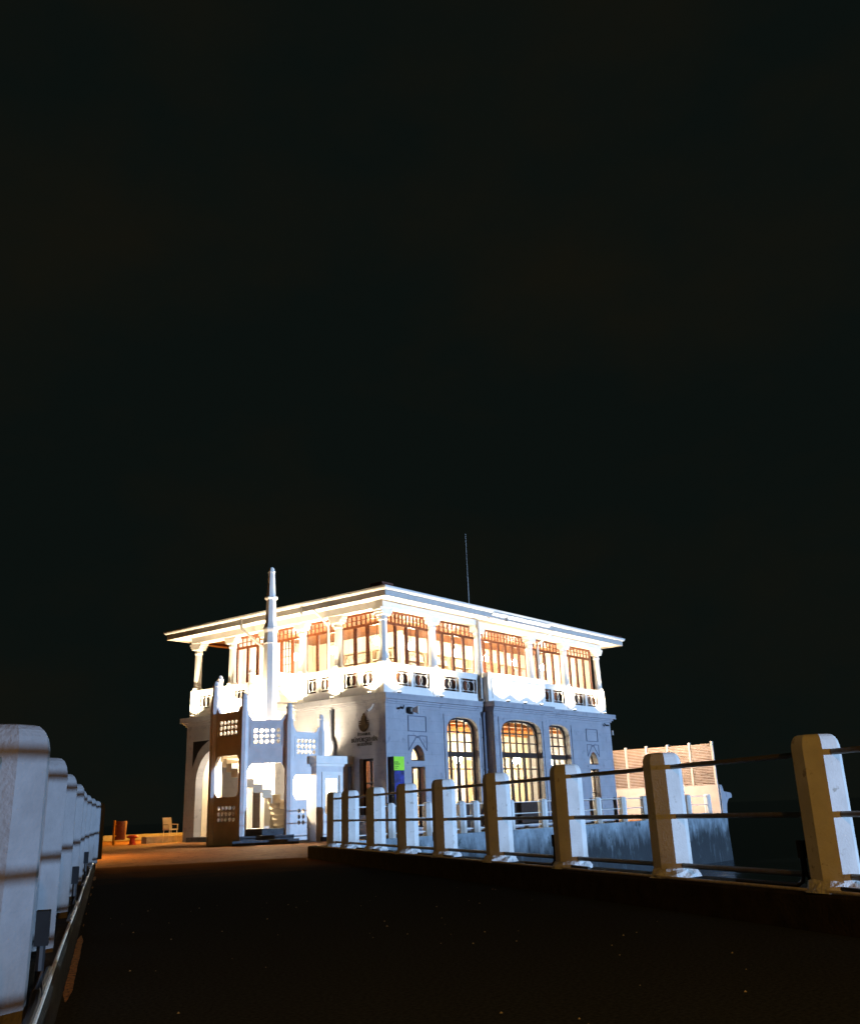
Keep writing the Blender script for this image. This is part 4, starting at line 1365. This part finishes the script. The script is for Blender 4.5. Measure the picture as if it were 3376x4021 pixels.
# ================================================================== small things on the plaza
def wp(a, r): return W(a, r)
c = wp(50.9, 0.58)
tb = thing('litter_bin', c, 'rust-red litter bin hung on a yellow post at the far plaza edge', 'bin')
mb = MB(); mb.lathe((c.x, c.y, 0.22), [(0, 0.22), (0.03, 0.25), (0.78, 0.29), (0.82, 0.27), (0.82, 0.24), (0.1, 0.2)], 16)
smooth(part('basket', mb, M_RUST, tb))
c2 = wp(50.6, 0.30)
mb = MB(); mb.tube([(c2.x, c2.y, 0), (c2.x, c2.y, 1.08)], 0.055, 10)
part('post', mb, M_YELLOW, tb)
mb = MB(); mb.bar((c2.x, c2.y, 0.9), (c.x, c.y, 0.9), 0.03, 0.05); mb.bar((c2.x, c2.y, 0.4), (c.x, c.y, 0.4), 0.03, 0.05)
part('arm', mb, M_YELLOW, tb)
c = wp(49.6, 1.12)
bo = thing('mooring_bollard', c, 'squat red mushroom-headed mooring bollard beside the litter bin', 'bollard')
mb = MB(); mb.lathe((c.x, c.y, 0), [(0, 0.2), (0.04, 0.2), (0.05, 0.14), (0.22, 0.11), (0.28, 0.12)], 16)
smooth(part('shaft', mb, M_RED, bo))
mb = MB(); mb.lathe((c.x, c.y, 0.28), [(0, 0.12), (0.03, 0.25), (0.08, 0.27), (0.12, 0.22), (0.15, 0.1)], 16)
smooth(part('head', mb, M_RED, bo))
# chair behind the far corner
ch = thing('chair', (-0.22, 13.25, 0), 'pale armchair standing outside the far end of the left facade', 'chair')
cx, cy = -0.22, 13.25
for sx in (-0.21, 0.21):
    for sy in (-0.21, 0.21):
        mb = MB(); mb.bar((cx + sx * 1.1, cy + sy * 1.1, 0), (cx + sx, cy + sy, 0.62 if sy < 0 else 0.56), 0.035, 0.035)
        part('leg', mb, M_CHAIR, ch)
mb = MB(); mb.box(cx - 0.25, cx + 0.25, cy - 0.25, cy + 0.25, 0.56, 0.62)
part('seat', mb, M_CHAIR, ch)
mb = MB()
mb.hexa([(cx - 0.25, cy + 0.19, 0.62), (cx + 0.25, cy + 0.19, 0.62), (cx + 0.25, cy + 0.24, 0.62), (cx - 0.25, cy + 0.24, 0.62), (cx - 0.24, cy + 0.29, 1.12), (cx + 0.24, cy + 0.29, 1.12), (cx + 0.24, cy + 0.34, 1.12), (cx - 0.24, cy + 0.34, 1.12)])
part('backrest', mb, M_CHAIR, ch)
for sx in (-0.25, 0.25):
    mb = MB(); mb.bar((cx + sx, cy - 0.22, 0.80), (cx + sx, cy + 0.24, 0.82), 0.05, 0.035); mb.bar((cx + sx, cy - 0.2, 0.62), (cx + sx, cy - 0.2, 0.785), 0.035, 0.035)
    part('armrest', mb, M_CHAIR, ch)
# wooden lectern behind the quayside railing
le = thing('menu_lectern', (1.75, -1.2, 0), 'orange wooden stand with a sloping white board behind the quayside railing', 'lectern')
mb = MB(); mb.box(1.5, 2.0, -1.4, -1.1, 0.001, 1.02)
part('body', mb, M_ORANGE, le)
mb = MB(); mb.hexa([(1.45, -1.45, 1.03), (2.05, -1.45, 1.03), (2.05, -1.05, 1.22), (1.45, -1.05, 1.22), (1.45, -1.45, 1.06), (2.05, -1.45, 1.06), (2.05, -1.05, 1.25), (1.45, -1.05, 1.25)])
part('board', mb, M_RAILW, le)

# ================================================================== unseen street lamps, added for the sodium light on posts and plaza
def unseen_street_lamp(base, h, arm, label, energy, cone=None, aim=None):
    t = thing('unseen_street_lamp', base, label, 'street lamp')
    base = Vector(base)
    mb = MB(); mb.lathe(base, [(0, 0.14), (0.3, 0.12), (0.35, 0.075), (h, 0.05)], 10)
    smooth(part('pole', mb, M_PIPE, t))
    tip = base + Vector((arm[0], arm[1], h + 0.1))
    mb = MB(); mb.tube([base + Vector((0, 0, h - 0.05)), base + Vector((arm[0] * 0.4, arm[1] * 0.4, h + 0.08)), tip], 0.035, 8)
    smooth(part('arm', mb, M_PIPE, t))
    mb = MB(); mb.lathe(tip, [(-0.02, 0.16), (0.02, 0.18), (0.10, 0.12), (0.14, 0.05)], 12)
    part('hood', mb, M_PIPE, t)
    mb = MB(); mb.lathe(tip - Vector((0, 0, 0.08)), [(0, 0.07), (0.03, 0.12), (0.055, 0.13)], 12)
    part('bulb_glass', mb, M_SOD, t)
    if cone:
        lamp('SPOT', tip - Vector((0, 0, 0.12)), energy, SODIUM, tip + Vector(aim), cone, 0.9, 0.12, parent=t)
    else:
        lamp('POINT', tip - Vector((0, 0, 0.18)), energy, (1.0, 0.48, 0.07), radius=0.12, parent=t)
unseen_street_lamp((4.4, 15.6, 0), 3.6, (-0.5, 0.2), 'unseen sodium street lamp behind the far end of the building', P_STREET_FAR)
unseen_street_lamp(W(34.0, -3.5), 3.2, tuple((N * 0.5)[:2]), 'unseen hooded sodium lamp added at the left edge of the plaza', 3000, 146, tuple((N * 0.20 - D * 0.25 + Vector((0, 0, -1)))))
unseen_street_lamp(W(-9.0, -0.45), 6.0, (0.6, -0.2), 'unseen sodium fill lamp added at the shore end of the causeway', P_STREET_NEAR)

# pale grit and pebbles lying on the roadway
mb = MB()
rnd = random.Random(11)
for i in range(70):
    a, r = rnd.uniform(3.0, 14.0), rnd.uniform(0.1, 4.9)
    c, k = W(a, r, 0.004), rnd.uniform(0.004, 0.011)
    vs = [c + Vector((k * math.cos(t + i), k * rnd.uniform(0.6, 1.2) * math.sin(t + i), 0)) for t in (0, 1.57, 3.14, 4.71)]
    mb.add(vs + [c + Vector((0, 0, k * 0.9))], [(0, 1, 4), (1, 2, 4), (2, 3, 4), (3, 0, 4), (3, 2, 1, 0)])
o = link('gravel', mb.mesh('gravel'), M_CABLE)
o['kind'] = 'stuff'
o['label'] = 'pale grit scattered over the dark roadway'
